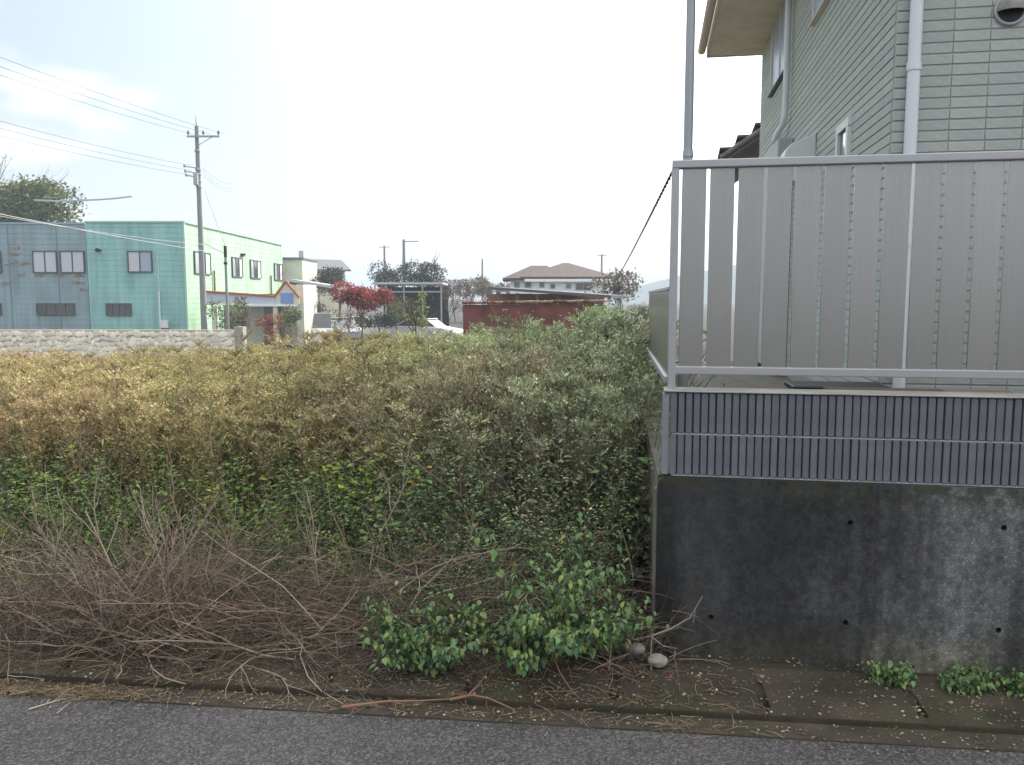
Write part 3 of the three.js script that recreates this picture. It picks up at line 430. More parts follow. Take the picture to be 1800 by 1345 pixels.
{ // carport frame behind the maple
  const D = 58, t = thing('steel_canopy', 'grey blue flat canopy on steel posts behind the red maple', 'canopy'), x0 = XD(655, D), x1 = XD(778, D), y = YD(498, D);
  mesh('roof', box(x1 - x0, 0.15, 5, (x0 + x1) / 2, y, -D - 2.5), M([0.42, 0.44, 0.45], 0.6), t); mesh('beam', box(x1 - x0, 0.1, 0.1, (x0 + x1) / 2, YD(513, D), -D - 0.1), M([0.22, 0.32, 0.36], 0.6), t);
  for (const q of [658, 677, 709, 742, 775]) mesh('post', box(0.1, y + 0.86, 0.1, XD(q, D), (y - 1.14) / 2 + 0.02, -D - 0.3), m.steel, t); mesh('back_wall', box(x1 - x0, y + 0.8, 0.15, (x0 + x1) / 2, (y - 1.2) / 2, -D - 4.9), m.dark, t);
}
// pale stone wall on the left
{
  const D = 29, x1 = XD(414, D), x0 = -36, y1 = YD(577, D), yb = -0.9, t = thing('stone_wall', 'low pale mottled stone wall across the far left of the lot', 'wall'), r = rng(55);
  mesh('core', box(x1 - x0, y1 - yb - 0.06, 0.22, (x0 + x1) / 2, (y1 + yb) / 2 - 0.03, -D - 0.12), M([0.6, 0.54, 0.43], 0.95, { map: rep(blotchT, 0.9) }), t);
  const base = new THREE.IcosahedronGeometry(0.5, 1), list = [];
  for (let row = 0; row < 9; row++) for (let x = x0 + 0.1 * (row % 2); x < x1; ) { const w = 0.1 + 0.3 * r() * r(), y = yb + 0.12 + row * 0.17 + 0.06 * (r() - 0.5); if (y < y1 - 0.09) { const g = base.clone(), p = g.attributes.position; g.scale(w * 1.25, 0.14 + 0.13 * r(), 0.022 + 0.02 * r()); g.rotateZ(0.8 * (r() - 0.5)); g.translate(x + w / 2, y + 0.04 * (r() - 0.5), -D - 0.01 + 0.03 * r()); const c = 0.66 + 0.32 * r(), col = new Float32Array(p.count * 3); for (let i = 0; i < p.count; i++) col.set([c, c * 0.92, c * 0.76], i * 3); g.setAttribute('color', new THREE.BufferAttribute(col, 3)); list.push(g); } x += w; }
  tag(mesh('stones', mergeGeometries(list), new THREE.MeshStandardMaterial({ vertexColors: true, roughness: 0.95 }), t), null, null, null, 'stuff');
  mesh('end_post', box(0.3, y1 - yb + 0.1, 0.4, x1 + 0.1, (y1 + yb) / 2, -D - 0.1), m.paleConc, t);
}
// distant hill
{
  const p = [], idx = [], n = 48, q = 12; for (let i = 0; i <= n; i++) for (let j = 0; j <= q; j++) { const u = i / n, v = j / q, h = Math.sin(Math.PI * u) ** 1.1 * Math.sin(Math.PI * Math.min(1, v * 0.98 + 0.01)) * (40 + 12 * fbm(u * 9, v * 4, 0, 0, 91, 4)); p.push(60 + u * 480, -2 + h, -620 - v * 260); }
  for (let i = 0; i < n; i++) for (let j = 0; j < q; j++) { const a = i * (q + 1) + j; idx.push(a, a + q + 1, a + 1, a + 1, a + q + 1, a + q + 2); }
  const g = new THREE.BufferGeometry(); g.setAttribute('position', new THREE.Float32BufferAttribute(p, 3)); g.setIndex(idx); g.computeVertexNormals(); tag(mesh('hill', g, m.hill), 'hazy blue wooded hill beyond the houses', 'hill', null, 'structure');
}

// ---------------------------------------------------------------- poles and wires
function utilityPole(label, px, D, topY, r0, r1, arm, gy = -1) {
  const t = thing('utility_pole', label, 'utility pole', [XD(px, D), gy, -D]), H = topY - gy;
  mesh('shaft', cyl(r0, r1, H, 14), m.pole, t); return [t, H];
}
{
  const D = 43, [t, H] = utilityPole('tall grey concrete power pole with one crossarm in front of the green building', 357, D, YD(222, D), 0.17, 0.1);
  mesh('top_rod', rod(V(0, H, 0), V(-0.02, YD(204, D) + 1, 0), 0.045, 8, 0.02), m.steel, t);
  const ya = YD(241, D) + 1, X = (q) => XD(q, D) - t.position.x;
  const arm = mesh('crossarm', box(X(398) - X(342), 0.09, 0.09, (X(398) + X(342)) / 2, ya, 0.16), m.steel, t);
  const ins = new THREE.LatheGeometry([[0.02, 0], [0.03, 0.02], [0.07, 0.05], [0.035, 0.08], [0.075, 0.11], [0.04, 0.15], [0.05, 0.2], [0, 0.22]].map(([x, y]) => new THREE.Vector2(x, y)), 10);
  for (const q of [344, 370, 396]) mesh('insulator', ins, m.roofDark, arm).position.set(X(q), ya + 0.08, 0.16);
  mesh('brace', rod(V(0, ya - 0.5, 0.14), V(X(385), ya - 0.03, 0.16), 0.02, 5), m.steel, t);
  for (const [q, y] of [[335, 293], [336, 302], [337, 309]]) mesh('bracket', merge([rod(V(0, YD(y + 3, D) + 1, 0.12), V(X(q), YD(y, D) + 1, 0.12), 0.03, 6), rod(V(X(q), YD(y + 2, D) + 1, 0.12), V(X(q), YD(y - 3, D) + 1, 0.12), 0.05, 6)]), m.steel, t);
  mesh('band', merge([265, 298, 306, 318, 328, 430].map((y) => new THREE.CylinderGeometry(0.15, 0.16, 0.1, 14).translate(0, YD(y, D) + 1, 0))), m.steel, t);
  mesh('cable_box', rbox(0.22, 0.6, 0.2, -0.06, YD(316, D) + 1, 0.2, 0.02), m.greyPaint, t);
  const D2 = 40, p2 = thing('slim_pole', 'slim grey service pole with dark top right of the tall power pole', 'pole', [XD(399, D2), -1, -D2]), y2 = YD(437, D2) + 1; mesh('shaft', cyl(0.075, 0.06, y2 - 0.4, 10), m.pole, p2); mesh('head', merge([cyl(0.075, 0.075, 0.55, 10).translate(0, y2 - 0.42, 0), rbox(0.16, 0.12, 0.16, 0, y2 - 0.7, 0.02, 0.02)]), m.dark, p2);
}
for (const [px, py, D, lb, arms] of [[711, 421, 78, 'distant utility pole with short right-hand crossarm above the canopy', 1], [677, 432, 112, 'distant slim utility pole just left of the one above the canopy', 2], [848, 455, 130, 'faint distant utility pole left of the hip roof house', 0], [1057, 447, 118, 'faint distant utility pole behind the right end of the hip roof', 2]]) {
  const [t, H] = utilityPole(lb, px, D, YD(py, D), 0.19, 0.13); const ya = H - 0.2;
  if (arms) mesh('crossarm', box(1.5, 0.1, 0.1, arms === 1 ? 0.65 : 0, ya, 0.16), m.steel, t);
  if (arms === 1) { mesh('transformer', cyl(0.2, 0.2, 0.55, 12).translate(-0.3, H * 0.62, 0.1), m.greyPaint, t); }
}
function wire(label, a, b, sag, r, mat, group) { const pts = []; for (let k = 0; k <= 12; k++) { const u = k / 12, p = a.clone().lerp(b, u); p.y -= sag * 4 * u * (1 - u); pts.push(p); } return tag(mesh('power_line', new THREE.TubeGeometry(new THREE.CatmullRomCurve3(pts), 36, r, 4), mat), label, 'power line', group); }
{
  const E = (p, q) => { const d = q.clone().sub(p); return p.clone().addScaledVector(d, 2.3); };   // runs on past the edge of the frame to the next pole
  const P = [[344, 238, 0, 107, 29.6, 'lowest'], [370, 237, 0, 92, 29.4, 'middle'], [396, 237, 0, 75, 29.2, 'topmost']];
  for (const [x, y, x2, y2, D2, nm] of P) { const a = at(x, y - 1, 42.85), b = at(x2, y2, D2); wire(nm + ' of the three upper power lines running left from the pole crossarm', a, E(a, b), 0.5, 0.0095, m.wire, 'upper power lines'); }
  for (const [x, y, y2, nm] of [[335, 291, 190, 'topmost'], [336, 300, 203, 'middle'], [337, 308, 216, 'lowest']]) { const a = at(x, y, 42.85), b = at(0, y2, 29); wire(nm + ' of the three lower power lines running left from the pole brackets', a, E(a, b), 0.45, 0.009, m.wire, 'lower power lines'); }
  { const a = at(357, 441, 42.8), b = at(0, 362, 30); wire('pale sagging telephone cable crossing in front of the blue building', a, E(a, b), 0.3, 0.016, m.paleWire); }
  { const a = at(357, 430, 42.8), b = at(157, 397, 34); wire('thin pale telephone cable crossing the upper teal wall', a, E(a, b), 0.2, 0.01, m.paleWire); }
  for (const [y, yb, nm] of [[296, 320, 'upper'], [302, 328, 'middle'], [308, 333, 'lower']]) { const a = at(357, y, 42.9), b = at(388, yb - 8, 60); wire(nm + ' of the short lines leaving the power pole to the right', a, a.clone().addScaledVector(b.sub(a), 2.2), 0.3, 0.012, m.wire, 'short lines right of the pole'); }
  wire('thin stay wire from the power pole down to the slim pole top', at(360, 335, 42.9), at(399, 440, 40), 0.05, 0.01, m.wire);
  wire('dark service cable looping between the power pole and the slim pole', at(359, 428, 42.8), at(398, 447, 40), 0.02, 0.018, m.wire);
  const pts = [at(60, 352, 55), at(105, 353.5, 55), at(150, 352, 55), at(195, 349.5, 55), at(231, 345.5, 55)]; tag(mesh('lamp_arm', new THREE.TubeGeometry(new THREE.CatmullRomCurve3(pts), 24, 0.055, 8), m.steel), 'slim grey upcurved arm reaching out of the tree above the blue building', 'lamp arm');
}

// ---------------------------------------------------------------- parked cars
function makeCar(label, x, z, ry, color, kind) {
  const van = kind === 'van', t = thing('parked_car', label, 'car', [x, -1, z], ry), L = van ? 3.4 : 4.3, W = van ? 1.46 : 1.7, H = van ? 1.85 : 1.46, paint = new THREE.MeshPhysicalMaterial({ color: new THREE.Color().setRGB(...color), roughness: 0.35, metalness: 0.2, clearcoat: 1, clearcoatRoughness: 0.1 });
  const prof = (pts, w, bev) => { const s = new THREE.Shape(); s.moveTo(...pts[0]); pts.slice(1).forEach((p) => s.lineTo(...p)); s.closePath(); return new THREE.ExtrudeGeometry(s, { depth: w - 2 * bev, bevelEnabled: true, bevelSize: bev, bevelThickness: bev, bevelSegments: 3 }).translate(0, 0, -w / 2 + bev); };
  const h = L / 2, body = van ? [[-h, 0.3], [h, 0.3], [h, 0.75], [h - 0.12, 0.95], [-h + 0.02, 0.98]] : [[-h, 0.3], [h, 0.3], [h, 0.62], [h - 0.15, 0.75], [h - 1.1, 0.92], [-h + 0.5, 0.95], [-h + 0.03, 0.9]];
  mesh('body', prof(body, W, 0.06), paint, t);
  const cab = van ? [[-h + 0.08, 0.98], [h - 0.14, 0.96], [h - 0.6, H - 0.08], [h - 0.75, H - 0.02], [-h + 0.15, H - 0.02]] : [[-h + 0.15, 0.95], [h - 1.15, 0.92], [h - 1.9, H - 0.07], [-h + 1.2, H - 0.05]];
  mesh('windows', prof(cab, W - 0.16, 0.05), m.paneDark, t);
  const top = cab[cab.length - 2][0], back = cab[cab.length - 1][0];
  mesh('roof', rbox(Math.abs(top - back) + 0.2, 0.06, W - 0.2, (top + back) / 2, H - 0.01, 0, 0.025, 2), paint, t);
  mesh('pillar', merge([-1, 1].flatMap((s) => [rod(V(cab[1][0], cab[1][1], s * (W / 2 - 0.1)), V(top, H - 0.03, s * (W / 2 - 0.12)), 0.035, 5), rod(V(cab[0][0], cab[0][1], s * (W / 2 - 0.1)), V(back, H - 0.03, s * (W / 2 - 0.12)), 0.05, 5)])), paint, t);
  const tyre = new THREE.TorusGeometry(0.24, 0.085, 10, 22), rim = new THREE.CylinderGeometry(0.17, 0.17, 0.1, 14).rotateX(Math.PI / 2);
  for (const sx of [-1, 1]) for (const sz of [-1, 1]) { const w = mesh('wheel', tyre, m.dark, t); w.position.set(sx * (h - 0.75), 0.325, sz * (W / 2 - 0.09)); mesh('rim', rim, m.steel, w); }
  for (const s of [-1, 1]) mesh('headlight', rbox(0.12, 0.16, 0.3, h - 0.03, 0.66, s * (W / 2 - 0.25), 0.04, 2), m.pane, t);
  return t;
}
makeCar('silver parked car seen from its front beside the white van', XD(592, 52), -53, rad(-62), [0.5, 0.52, 0.53]);
makeCar('white parked van just right of the shop', XD(549, 47), -48.5, rad(-75), [0.75, 0.75, 0.72], 'van');
makeCar('white parked car low behind the weeds under the maple', XD(632, 55), -56, rad(8), [0.72, 0.72, 0.72]);
makeCar('white parked car half hidden right of the distant crossarm pole', XD(748, 50), -51, rad(-20), [0.75, 0.75, 0.75]);

// ---------------------------------------------------------------- trees and shrubs
function crownGeo(r, blobs, n, leaf, cols) {
  const b = new MB(), d = V(), u = V();
  const tot = blobs.reduce((s, q) => s + q[3] ** 2, 0);
  for (const [bx, by, bz, br] of blobs) { const k = Math.round(n * br * br / tot); for (let i = 0; i < k; i++) {
    d.set(r() - 0.5, r() - 0.5, r() - 0.5).normalize(); const rr = br * Math.cbrt(0.25 + 0.75 * r()) * (0.82 + 0.36 * r()); const o = V(bx + d.x * rr, by + d.y * rr * 0.85, bz + d.z * rr);
    u.set(r() - 0.5, r() - 0.3, r() - 0.5).normalize(); const c = cols[Math.floor(r() * cols.length)], s = 0.75 + 0.5 * r(), L = leaf * (0.6 + 0.8 * r());
    b.leaf(o, u.clone(), V(r() - 0.5, 1, r() - 0.5).normalize(), L, L * 0.55, [c[0] * s, c[1] * s, c[2] * s], 0.15);
  } }
  return b.geo();
}
function limbs(r, h, spread, n, r0, depth = 2) {
  const b = new MB(), grow = (p, d, L, rad0, k) => { const pts = [p.clone()]; let q = p.clone(), e = d.clone(); for (let i = 0; i < 4; i++) { e.add(V((r() - 0.5) * 0.35, 0.08, (r() - 0.5) * 0.35)).normalize(); q = q.clone().addScaledVector(e, L / 4); pts.push(q.clone()); } b.tube(pts, rad0, rad0 * 0.45, [1, 1, 1], k > 1 ? 6 : 4); if (k > 0) for (let i = 0; i < n; i++) { const f = pts[2 + Math.floor(r() * 3)]; grow(f, e.clone().add(V((r() - 0.5) * spread, 0.25 * r(), (r() - 0.5) * spread)).normalize(), L * (0.45 + 0.25 * r()), rad0 * 0.45, k - 1); } };
  grow(V(0, -0.1, 0), V(0, 1, 0), h, r0, depth); return b.geo();
}
function tree(name, label, cat, x, gy, z, seed, trunkH, blobs, n, leaf, cols, mat = m.leaf, depth = 2) {
  const r = rng(seed), t = thing(name, label, cat, [x, gy, z]); mesh('trunk', limbs(r, trunkH, 1.6, depth > 2 && !n ? 7 : 5, Math.max(0.03, trunkH * (n ? 0.035 : 0.014)), depth), m.bark, t);
  if (n) mesh('crown', crownGeo(r, blobs, n, leaf, cols), mat, t); return t;
}
const rb = (seed, n, rx, ry, rz, y, br) => { const r = rng(seed), l = []; for (let k = 0; k < n; k++) l.push([(r() - 0.5) * 2 * rx, y + (r() - 0.5) * 2 * ry, (r() - 0.5) * 2 * rz, br * (0.6 + 0.8 * r())]); return l; };
const G1 = [[0.11, 0.17, 0.045], [0.17, 0.22, 0.05], [0.06, 0.1, 0.03], [0.2, 0.18, 0.06]], GD = [[0.03, 0.045, 0.025], [0.045, 0.055, 0.03], [0.06, 0.065, 0.04]], RED = [[0.36, 0.045, 0.045], [0.42, 0.08, 0.06], [0.26, 0.035, 0.04], [0.4, 0.14, 0.09]], BR = [[0.16, 0.1, 0.06], [0.2, 0.13, 0.09], [0.12, 0.08, 0.05]], YG = [[0.2, 0.24, 0.03], [0.12, 0.2, 0.03], [0.26, 0.26, 0.05]];
tree('round_tree', 'broad leafy green tree standing behind the blue building', 'tree', XD(35, 66), -1, -66, 101, 5, rb(102, 12, 3.2, 1.3, 2, YD(372, 66) + 1, 1.7), 9000, 0.36, G1);
tree('bare_tree', 'bare leafless tree behind the leafy tree at far left', 'tree', XD(-4, 68), -1, -70, 103, 8.6, [], 0, 0, [], m.leaf, 3);
tree('dark_tree', 'dark evergreen tree beside the gabled house', 'tree', XD(597, 70), -1, -70, 105, 3, rb(106, 7, 1.3, 0.7, 1, YD(490, 70) + 1, 0.8), 2600, 0.22, GD);
tree('dark_tree', 'dark pine mass behind the crossarm pole, left half', 'tree', XD(690, 72), -1, -72, 107, 3.4, rb(108, 8, 1.3, 0.7, 1, YD(488, 72) + 1, 0.9), 2600, 0.22, [...GD, [0.1, 0.07, 0.05]]);
tree('dark_tree', 'dark rounded evergreen right of the crossarm pole', 'tree', XD(742, 70), -1, -71, 109, 3.6, rb(110, 8, 1.3, 0.7, 1, YD(488, 70) + 1, 0.95), 2800, 0.22, GD);
tree('bare_tree', 'small bare tree poking out of the evergreens right of the pole', 'tree', XD(733, 69), -1, -69, 111, 2.5, [], 0, 0, [], m.leaf, 2);
tree('red_maple', 'low spreading red maple in front of the steel canopy', 'tree', XD(634, 45), -1, -45, 113, 1.9, rb(114, 12, 1.25, 0.32, 0.8, YD(523, 45) + 1, 0.5), 7000, 0.15, RED);
tree('red_shrub', 'rust red shrub below the shop front', 'shrub', XD(463, 34), -0.95, -34, 115, 0.7, rb(116, 7, 0.42, 0.3, 0.4, YD(573, 34) + 0.95, 0.3), 900, 0.1, [[0.3, 0.08, 0.04], [0.36, 0.13, 0.06], [0.2, 0.07, 0.04]]);
tree('clipped_pine', 'dark clipped pine right of the silver car', 'shrub', XD(665, 49), -1, -49, 117, 1, rb(118, 8, 1.0, 0.25, 0.5, YD(563, 49) + 1, 0.42), 2200, 0.12, [[0.015, 0.022, 0.014], [0.03, 0.05, 0.02]]);
tree('yellow_sapling', 'thin sapling with yellow green leaves in front of the distant pole', 'tree', XD(728, 26), -0.6, -26, 119, 1.6, rb(120, 7, 0.35, 0.55, 0.3, YD(545, 26) + 0.6, 0.2), 260, 0.12, YG);
for (const [q, y, D, w, lb] of [[545, 545, 51, 0.9, 'brown thicket of bare shrubs under the carport roof'], [600, 558, 49, 1.1, 'brown withered shrub below the red maple'], [790, 512, 62, 1.5, 'bare brown tree left of the long shed'], [825, 516, 60, 1.6, 'bare brown tree over the left end of the red wall'], [700, 545, 50, 1.0, 'green brown shrub at the foot of the distant pole'], [395, 552, 41, 0.9, 'straggly shrub between the two poles in front of the shop'], [425, 552, 42, 0.8, 'straggly shrub left of the red shrub'], [515, 560, 43, 0.6, 'small green shrub at the cream wall of the shop']]) {
  const gy = -1, cy = YD(y, D) + 1; tree('withered_shrub', lb, 'shrub', XD(q, D), gy, -D, q, cy * 0.62, rb(q + 3, 7, w * 0.7, cy * 0.35, 0.5, cy, w * 0.5), 900, 0.13, q === 700 || q === 515 || q === 395 ? G1 : BR, m.leaf, 3);
}
for (const [q, D, h, lb] of [[772, 95, 2.6, 'left of the far tree line'], [800, 96, 3.2, 'second tree of the far tree line'], [830, 94, 3.0, 'middle of the far tree line'], [858, 97, 3.1, 'fourth tree of the far tree line'], [884, 95, 2.4, 'right end of the far tree line near the hip roof house'], [1090, 60, 2.6, 'right of the hip roof house']])
  tree('far_tree', 'brownish autumn tree, ' + lb, 'tree', XD(q, D), -1, -D, q + 7, h * 0.8, rb(q + 9, 6, 1.5, 0.5, 1, YD(503, D) + 1 - 0.2 + 0.25 * (h - 2.8), 0.95), 1500, 0.26, [...BR, [0.09, 0.1, 0.05]]);

// ---------------------------------------------------------------- the overgrown lot
const D0 = (X) => 3.56 - 0.11 * X;                                         // front edge of the lot
function topH(X, D) {                                                      // how high the growth stands
  const s = D - D0(X), rt = smooth(-1.6, 0.95, X + 0.06 * (D - 5));
  const back = lerp(0.92, 0.68, smooth(8.5, 14, D)) + lerp(0, 0.16, smooth(-5, -2, X));
  const bk = lerp(back, lerp(1.28, 1.34, smooth(5, 7, D)) - 0.3 * smooth(8, 13, D) + 0.3 * smooth(0.36, 0.14, sideX(D) - X) * smooth(5, 6.2, D), rt), fr = lerp(0.12, 0.5, rt);
  return lerp(fr, bk, smooth(lerp(0.35, 0.0, rt), lerp(1.9, 1.0, rt), s)) * (0.9 + 0.2 * fbm(X * 0.9 + 50, D * 0.9, 0, 0, 131, 3));
}
const sideX = (D) => A.x + (D - 3.6) * 0.125 - 0.05;                        // boundary wall on the right
function dryWeed(seed, h, n) {                                             // tall dried stalk with a loose panicle of seed heads
  const r = rng(seed), b = new MB(), pts = []; let q = V(0, -0.1, 0), d = V((r() - 0.5) * 0.2, 1, (r() - 0.5) * 0.2).normalize();
  for (let i = 0; i < 6; i++) { pts.push(q.clone()); d.add(V((r() - 0.5) * 0.16, 0, (r() - 0.5) * 0.16)).normalize(); q = q.clone().addScaledVector(d, (h + 0.1) / 6); }
  b.tube(pts, 0.0035, 0.0016, [0.3, 0.2, 0.12]);
  for (let k = 0; k < n; k++) {
    const t = 0.28 + 0.72 * Math.sqrt(r()), p = pts[Math.min(5, Math.floor(t * 6))].clone().lerp(pts[Math.min(5, Math.floor(t * 6) + 1)] ?? q, r()), a = r() * 6.283, e = V(Math.cos(a), 0.5 + 0.7 * r(), Math.sin(a)).normalize(), L = 0.06 + 0.14 * r() * (1.25 - t), tip = p.clone().addScaledVector(e, L);
    b.tube([p, p.clone().lerp(tip, 0.5).add(V(0, 0.006, 0)), tip], 0.0013, 0.0007, [0.28, 0.19, 0.11]);
    for (let j = 0; j < 8; j++) { const o = p.clone().lerp(tip, 0.35 + 0.7 * r()), v = 0.7 + 0.7 * r(), y = r(), c = y < 0.3 ? [0.6 * v, 0.52 * v, 0.36 * v] : y < 0.45 ? [0.3 * v, 0.32 * v, 0.11 * v] : [0.42 * v, 0.35 * v, 0.2 * v]; b.blade(o, V(r() - 0.5, r() - 0.2, r() - 0.5).normalize(), V(r() - 0.5, r() - 0.5, r() - 0.5).normalize(), 0.009 + 0.012 * r(), 0.004 + 0.004 * r(), c); }
  }
  for (let k = 0; k < 10; k++) { const p = pts[1 + Math.floor(r() * 4)], a = r() * 6.283; b.leaf(p.clone(), V(Math.cos(a), 0.2 - 0.7 * r(), Math.sin(a)).normalize(), V(0, 1, 0), 0.05 + 0.05 * r(), 0.012, [0.3, 0.24, 0.12]); }
  return b.geo();
}
function leafyWeed(seed, h, n, leaf, wide) {                               // branching green weed
  const r = rng(seed), b = new MB();
  for (let s = 0; s < 3; s++) {
    const pts = []; let q = V((r() - 0.5) * 0.06, -0.08, (r() - 0.5) * 0.06), d = V((r() - 0.5) * 0.9, 1, (r() - 0.5) * 0.9).normalize(); const hh = h * (0.7 + 0.4 * r());
    for (let i = 0; i < 6; i++) { pts.push(q.clone()); d.add(V((r() - 0.5) * 0.3, -0.03, (r() - 0.5) * 0.3)).normalize(); q = q.clone().addScaledVector(d, (hh + 0.08) / 5.5); }
    b.tube(pts, 0.004, 0.0015, [0.12, 0.11, 0.05]);
    for (let k = 0; k < n / 3; k++) { const t = 0.12 + 0.88 * r(), i = Math.min(4, Math.floor(t * 5)), p = pts[i].clone().lerp(pts[i + 1], t * 5 - i), a = r() * 6.283, out = V(Math.cos(a), 0.15 + 0.5 * r(), Math.sin(a)).normalize(), L = leaf * (0.6 + 0.8 * r()), v = 0.7 + 0.6 * r(); p.addScaledVector(out, 0.07 * r()); const y = r(); b.leaf(p, out, V((r() - 0.5) * 0.8, 1, (r() - 0.5) * 0.8).normalize(), L, L * wide, y < 0.1 ? [0.36 * v, 0.32 * v, 0.08 * v] : [0.145 * v, 0.235 * v, 0.055 * v]); }
  }
  return b.geo();
}
function bareTwig(seed, h, n) {
  const r = rng(seed), b = new MB(), grow = (p, d, L, r0, k) => { const pts = [p]; let q = p, e = d.clone(); for (let i = 0; i < 4; i++) { e.add(V((r() - 0.5) * 0.5, (r() - 0.5) * 0.2, (r() - 0.5) * 0.5)).normalize(); q = q.clone().addScaledVector(e, L / 4); pts.push(q); } const v = 0.7 + 0.5 * r(); b.tube(pts, r0, r0 * 0.5, [0.24 * v, 0.17 * v, 0.125 * v], 4); if (k) for (let i = 0; i < n; i++) grow(pts[1 + Math.floor(r() * 4)].clone(), e.clone().add(V((r() - 0.5) * 2, r() * 0.5, (r() - 0.5) * 2)).normalize(), L * (0.35 + 0.35 * r()), r0 * 0.55, k - 1); };
  grow(V(0, 0, 0), V(0, 1, 0), h, 0.0045, 2); return b.geo();
}
function scatter(name, label, cat, geos, mat, count, seed, pick, tint) {
  const r = rng(seed), lists = geos.map(() => []), q = new THREE.Quaternion(), e = new THREE.Euler(), c = new THREE.Color();
  for (let k = 0; k < count; k++) { const s = pick(r); if (!s) continue; e.set((r() - 0.5) * (s.lean ?? 0.5), r() * 6.283, (r() - 0.5) * (s.lean ?? 0.5)); q.setFromEuler(e); const mt = new THREE.Matrix4().compose(V(s.x, s.y, -s.D), q, V(s.k * (s.w ?? 1), s.k * (s.h ?? 1), s.k * (s.w ?? 1))); lists[Math.floor(r() * geos.length)].push([mt, tint(s, r)]); }
  const root = new THREE.Group(); root.name = numbered(name); scene.add(root); tag(root, label, cat, null, 'stuff');
  lists.forEach((l, i) => { const im = new THREE.InstancedMesh(geos[i], mat, l.length); im.name = 'stalks'; im.castShadow = im.receiveShadow = true; im.userData.kind = 'stuff'; l.forEach(([mt, t], j) => { im.setMatrixAt(j, mt); im.setColorAt(j, c.setRGB(...t)); }); root.add(im); });
}
const place = (r, near, farD, pow = 1.6) => { const D = near + (farD - near) * Math.pow(r(), pow), X = (r() * 2 - 1) * (D * 0.7 + 1.3); return X > sideX(D) - (D < 4.3 ? 0.2 : 0.07) || D < D0(X) ? null : { x: X, D, y: D < 14 ? GY : groundY(D) }; };
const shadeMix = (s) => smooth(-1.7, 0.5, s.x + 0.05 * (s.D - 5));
scatter('dry_weeds', 'mass of dry straw-brown weeds filling the lot', 'weeds', [1, 2, 3, 4, 5].map((k) => dryWeed(200 + k, 1, 44)), m.dry, 42000, 301, (r) => { const s = place(r, 3.9, 15.5); if (!s) return null; const h = topH(s.x, s.D); if (s.D - D0(s.x) < lerp(1.45, 1.0, shadeMix(s)) + 1.9 * r() * Math.sqrt(r())) return null; s.k = h * (0.74 + 0.36 * r()) * (r() < 0.13 && s.x < sideX(s.D) - 0.5 ? 1.06 + 0.22 * r() : 1); s.w = 1.0; return s; },
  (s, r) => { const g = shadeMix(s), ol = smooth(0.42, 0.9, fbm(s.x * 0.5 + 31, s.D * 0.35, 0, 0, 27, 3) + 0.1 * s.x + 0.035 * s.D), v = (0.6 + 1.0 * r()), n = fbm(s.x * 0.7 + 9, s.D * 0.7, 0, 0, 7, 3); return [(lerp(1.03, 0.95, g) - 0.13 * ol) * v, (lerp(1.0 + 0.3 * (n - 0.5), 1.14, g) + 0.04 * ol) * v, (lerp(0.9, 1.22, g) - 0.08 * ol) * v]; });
scatter('green_weeds', 'tangle of leafy green weeds in the front slope of the lot', 'weeds', [1, 2, 3, 4, 5, 6].map((k) => leafyWeed(400 + k, 1, 66, k < 4 ? 0.05 : 0.036, k < 4 ? 0.5 : 0.36)), m.leaf, 22500, 501, (r) => {
  const s = place(r, 3.6, 14, 2.6); if (!s) return null; const sd = s.D - D0(s.x), g = shadeMix(s); if (sd < 0.45 - 0.4 * g) return null; if (sd < 2.3 && fbm(s.x * 2.6, s.D * 3.4, 0, 0, 19, 2) < 0.36 + 0.2 * r()) return null; const patch = fbm(s.x * 0.8, s.D * 0.8, 0, 0, 17, 3); if (sd > 1.9 + 2.4 * r() + 0.4 * g && r() > 0.16 + 0.6 * smooth(0.42, 0.62, patch) + 0.12 * g) return null;
  s.k = topH(s.x, s.D) * (sd > 2.3 ? 0.76 + 0.3 * r() : 0.6 + 0.36 * r()); s.w = 1.05; s.lean = 0.7; return s; },
  (s, r) => { const g = shadeMix(s), far = smooth(2, 4, s.D - D0(s.x)) * (1 - g), v = (0.4 + 1.05 * r()) * (1 + 0.25 * far) * lerp(1.2, 1, g), y = r() < 0.14 ? 1 : 0; return [v * (lerp(0.95 + 0.5 * y, 0.9, g) + 0.7 * far), v * (lerp(1, 0.95, g) + 0.25 * far), v * lerp(0.75, 1.3, g)]; });
scatter('bright_vines', 'bright yellow green creeper leaves over the weeds in the middle of the lot', 'creeper', [1, 2, 3].map((k) => leafyWeed(650 + k, 1, 60, 0.04, 0.62)), m.leaf, 3600, 751, (r) => {
  const s = place(r, 5.0, 12, 1.2); if (!s) return null; const w = Math.exp(-(((s.x + 0.13 * s.D - 0.1) / (0.2 * s.D)) ** 2)) * smooth(0.44, 0.6, fbm(s.x * 1.3 + 4, s.D * 1.1, 0, 0, 23, 3)); if (r() > w) return null; s.k = topH(s.x, s.D) * (0.85 + 0.22 * r()); s.lean = 0.8; return s; },
  (s, r) => { const v = 0.7 + 0.8 * r(); return [v * (1.15 + 0.8 * r()), v * 1.45, v * 0.7]; });
scatter('grey_bushes', 'tall grey green bushy growth leaning against the wall corner', 'weeds', [1, 2, 3, 4].map((k) => leafyWeed(600 + k, 1, 110, 0.024, 0.45)), m.gloss, 5200, 701, (r) => {
  const s = place(r, 3.7, 9.5, 1.3); if (!s) return null; const g = shadeMix(s); if (r() > g * g) return null; s.k = topH(s.x, s.D) * (0.72 + 0.34 * r()); s.lean = 0.6; return s; },
  (s, r) => { const v = 0.8 + 1.4 * r() * r(), w = r(); return [v * (1.2 + 0.6 * w), v * (1.02 + 0.14 * w), v * (1.5 + 0.9 * w)]; });
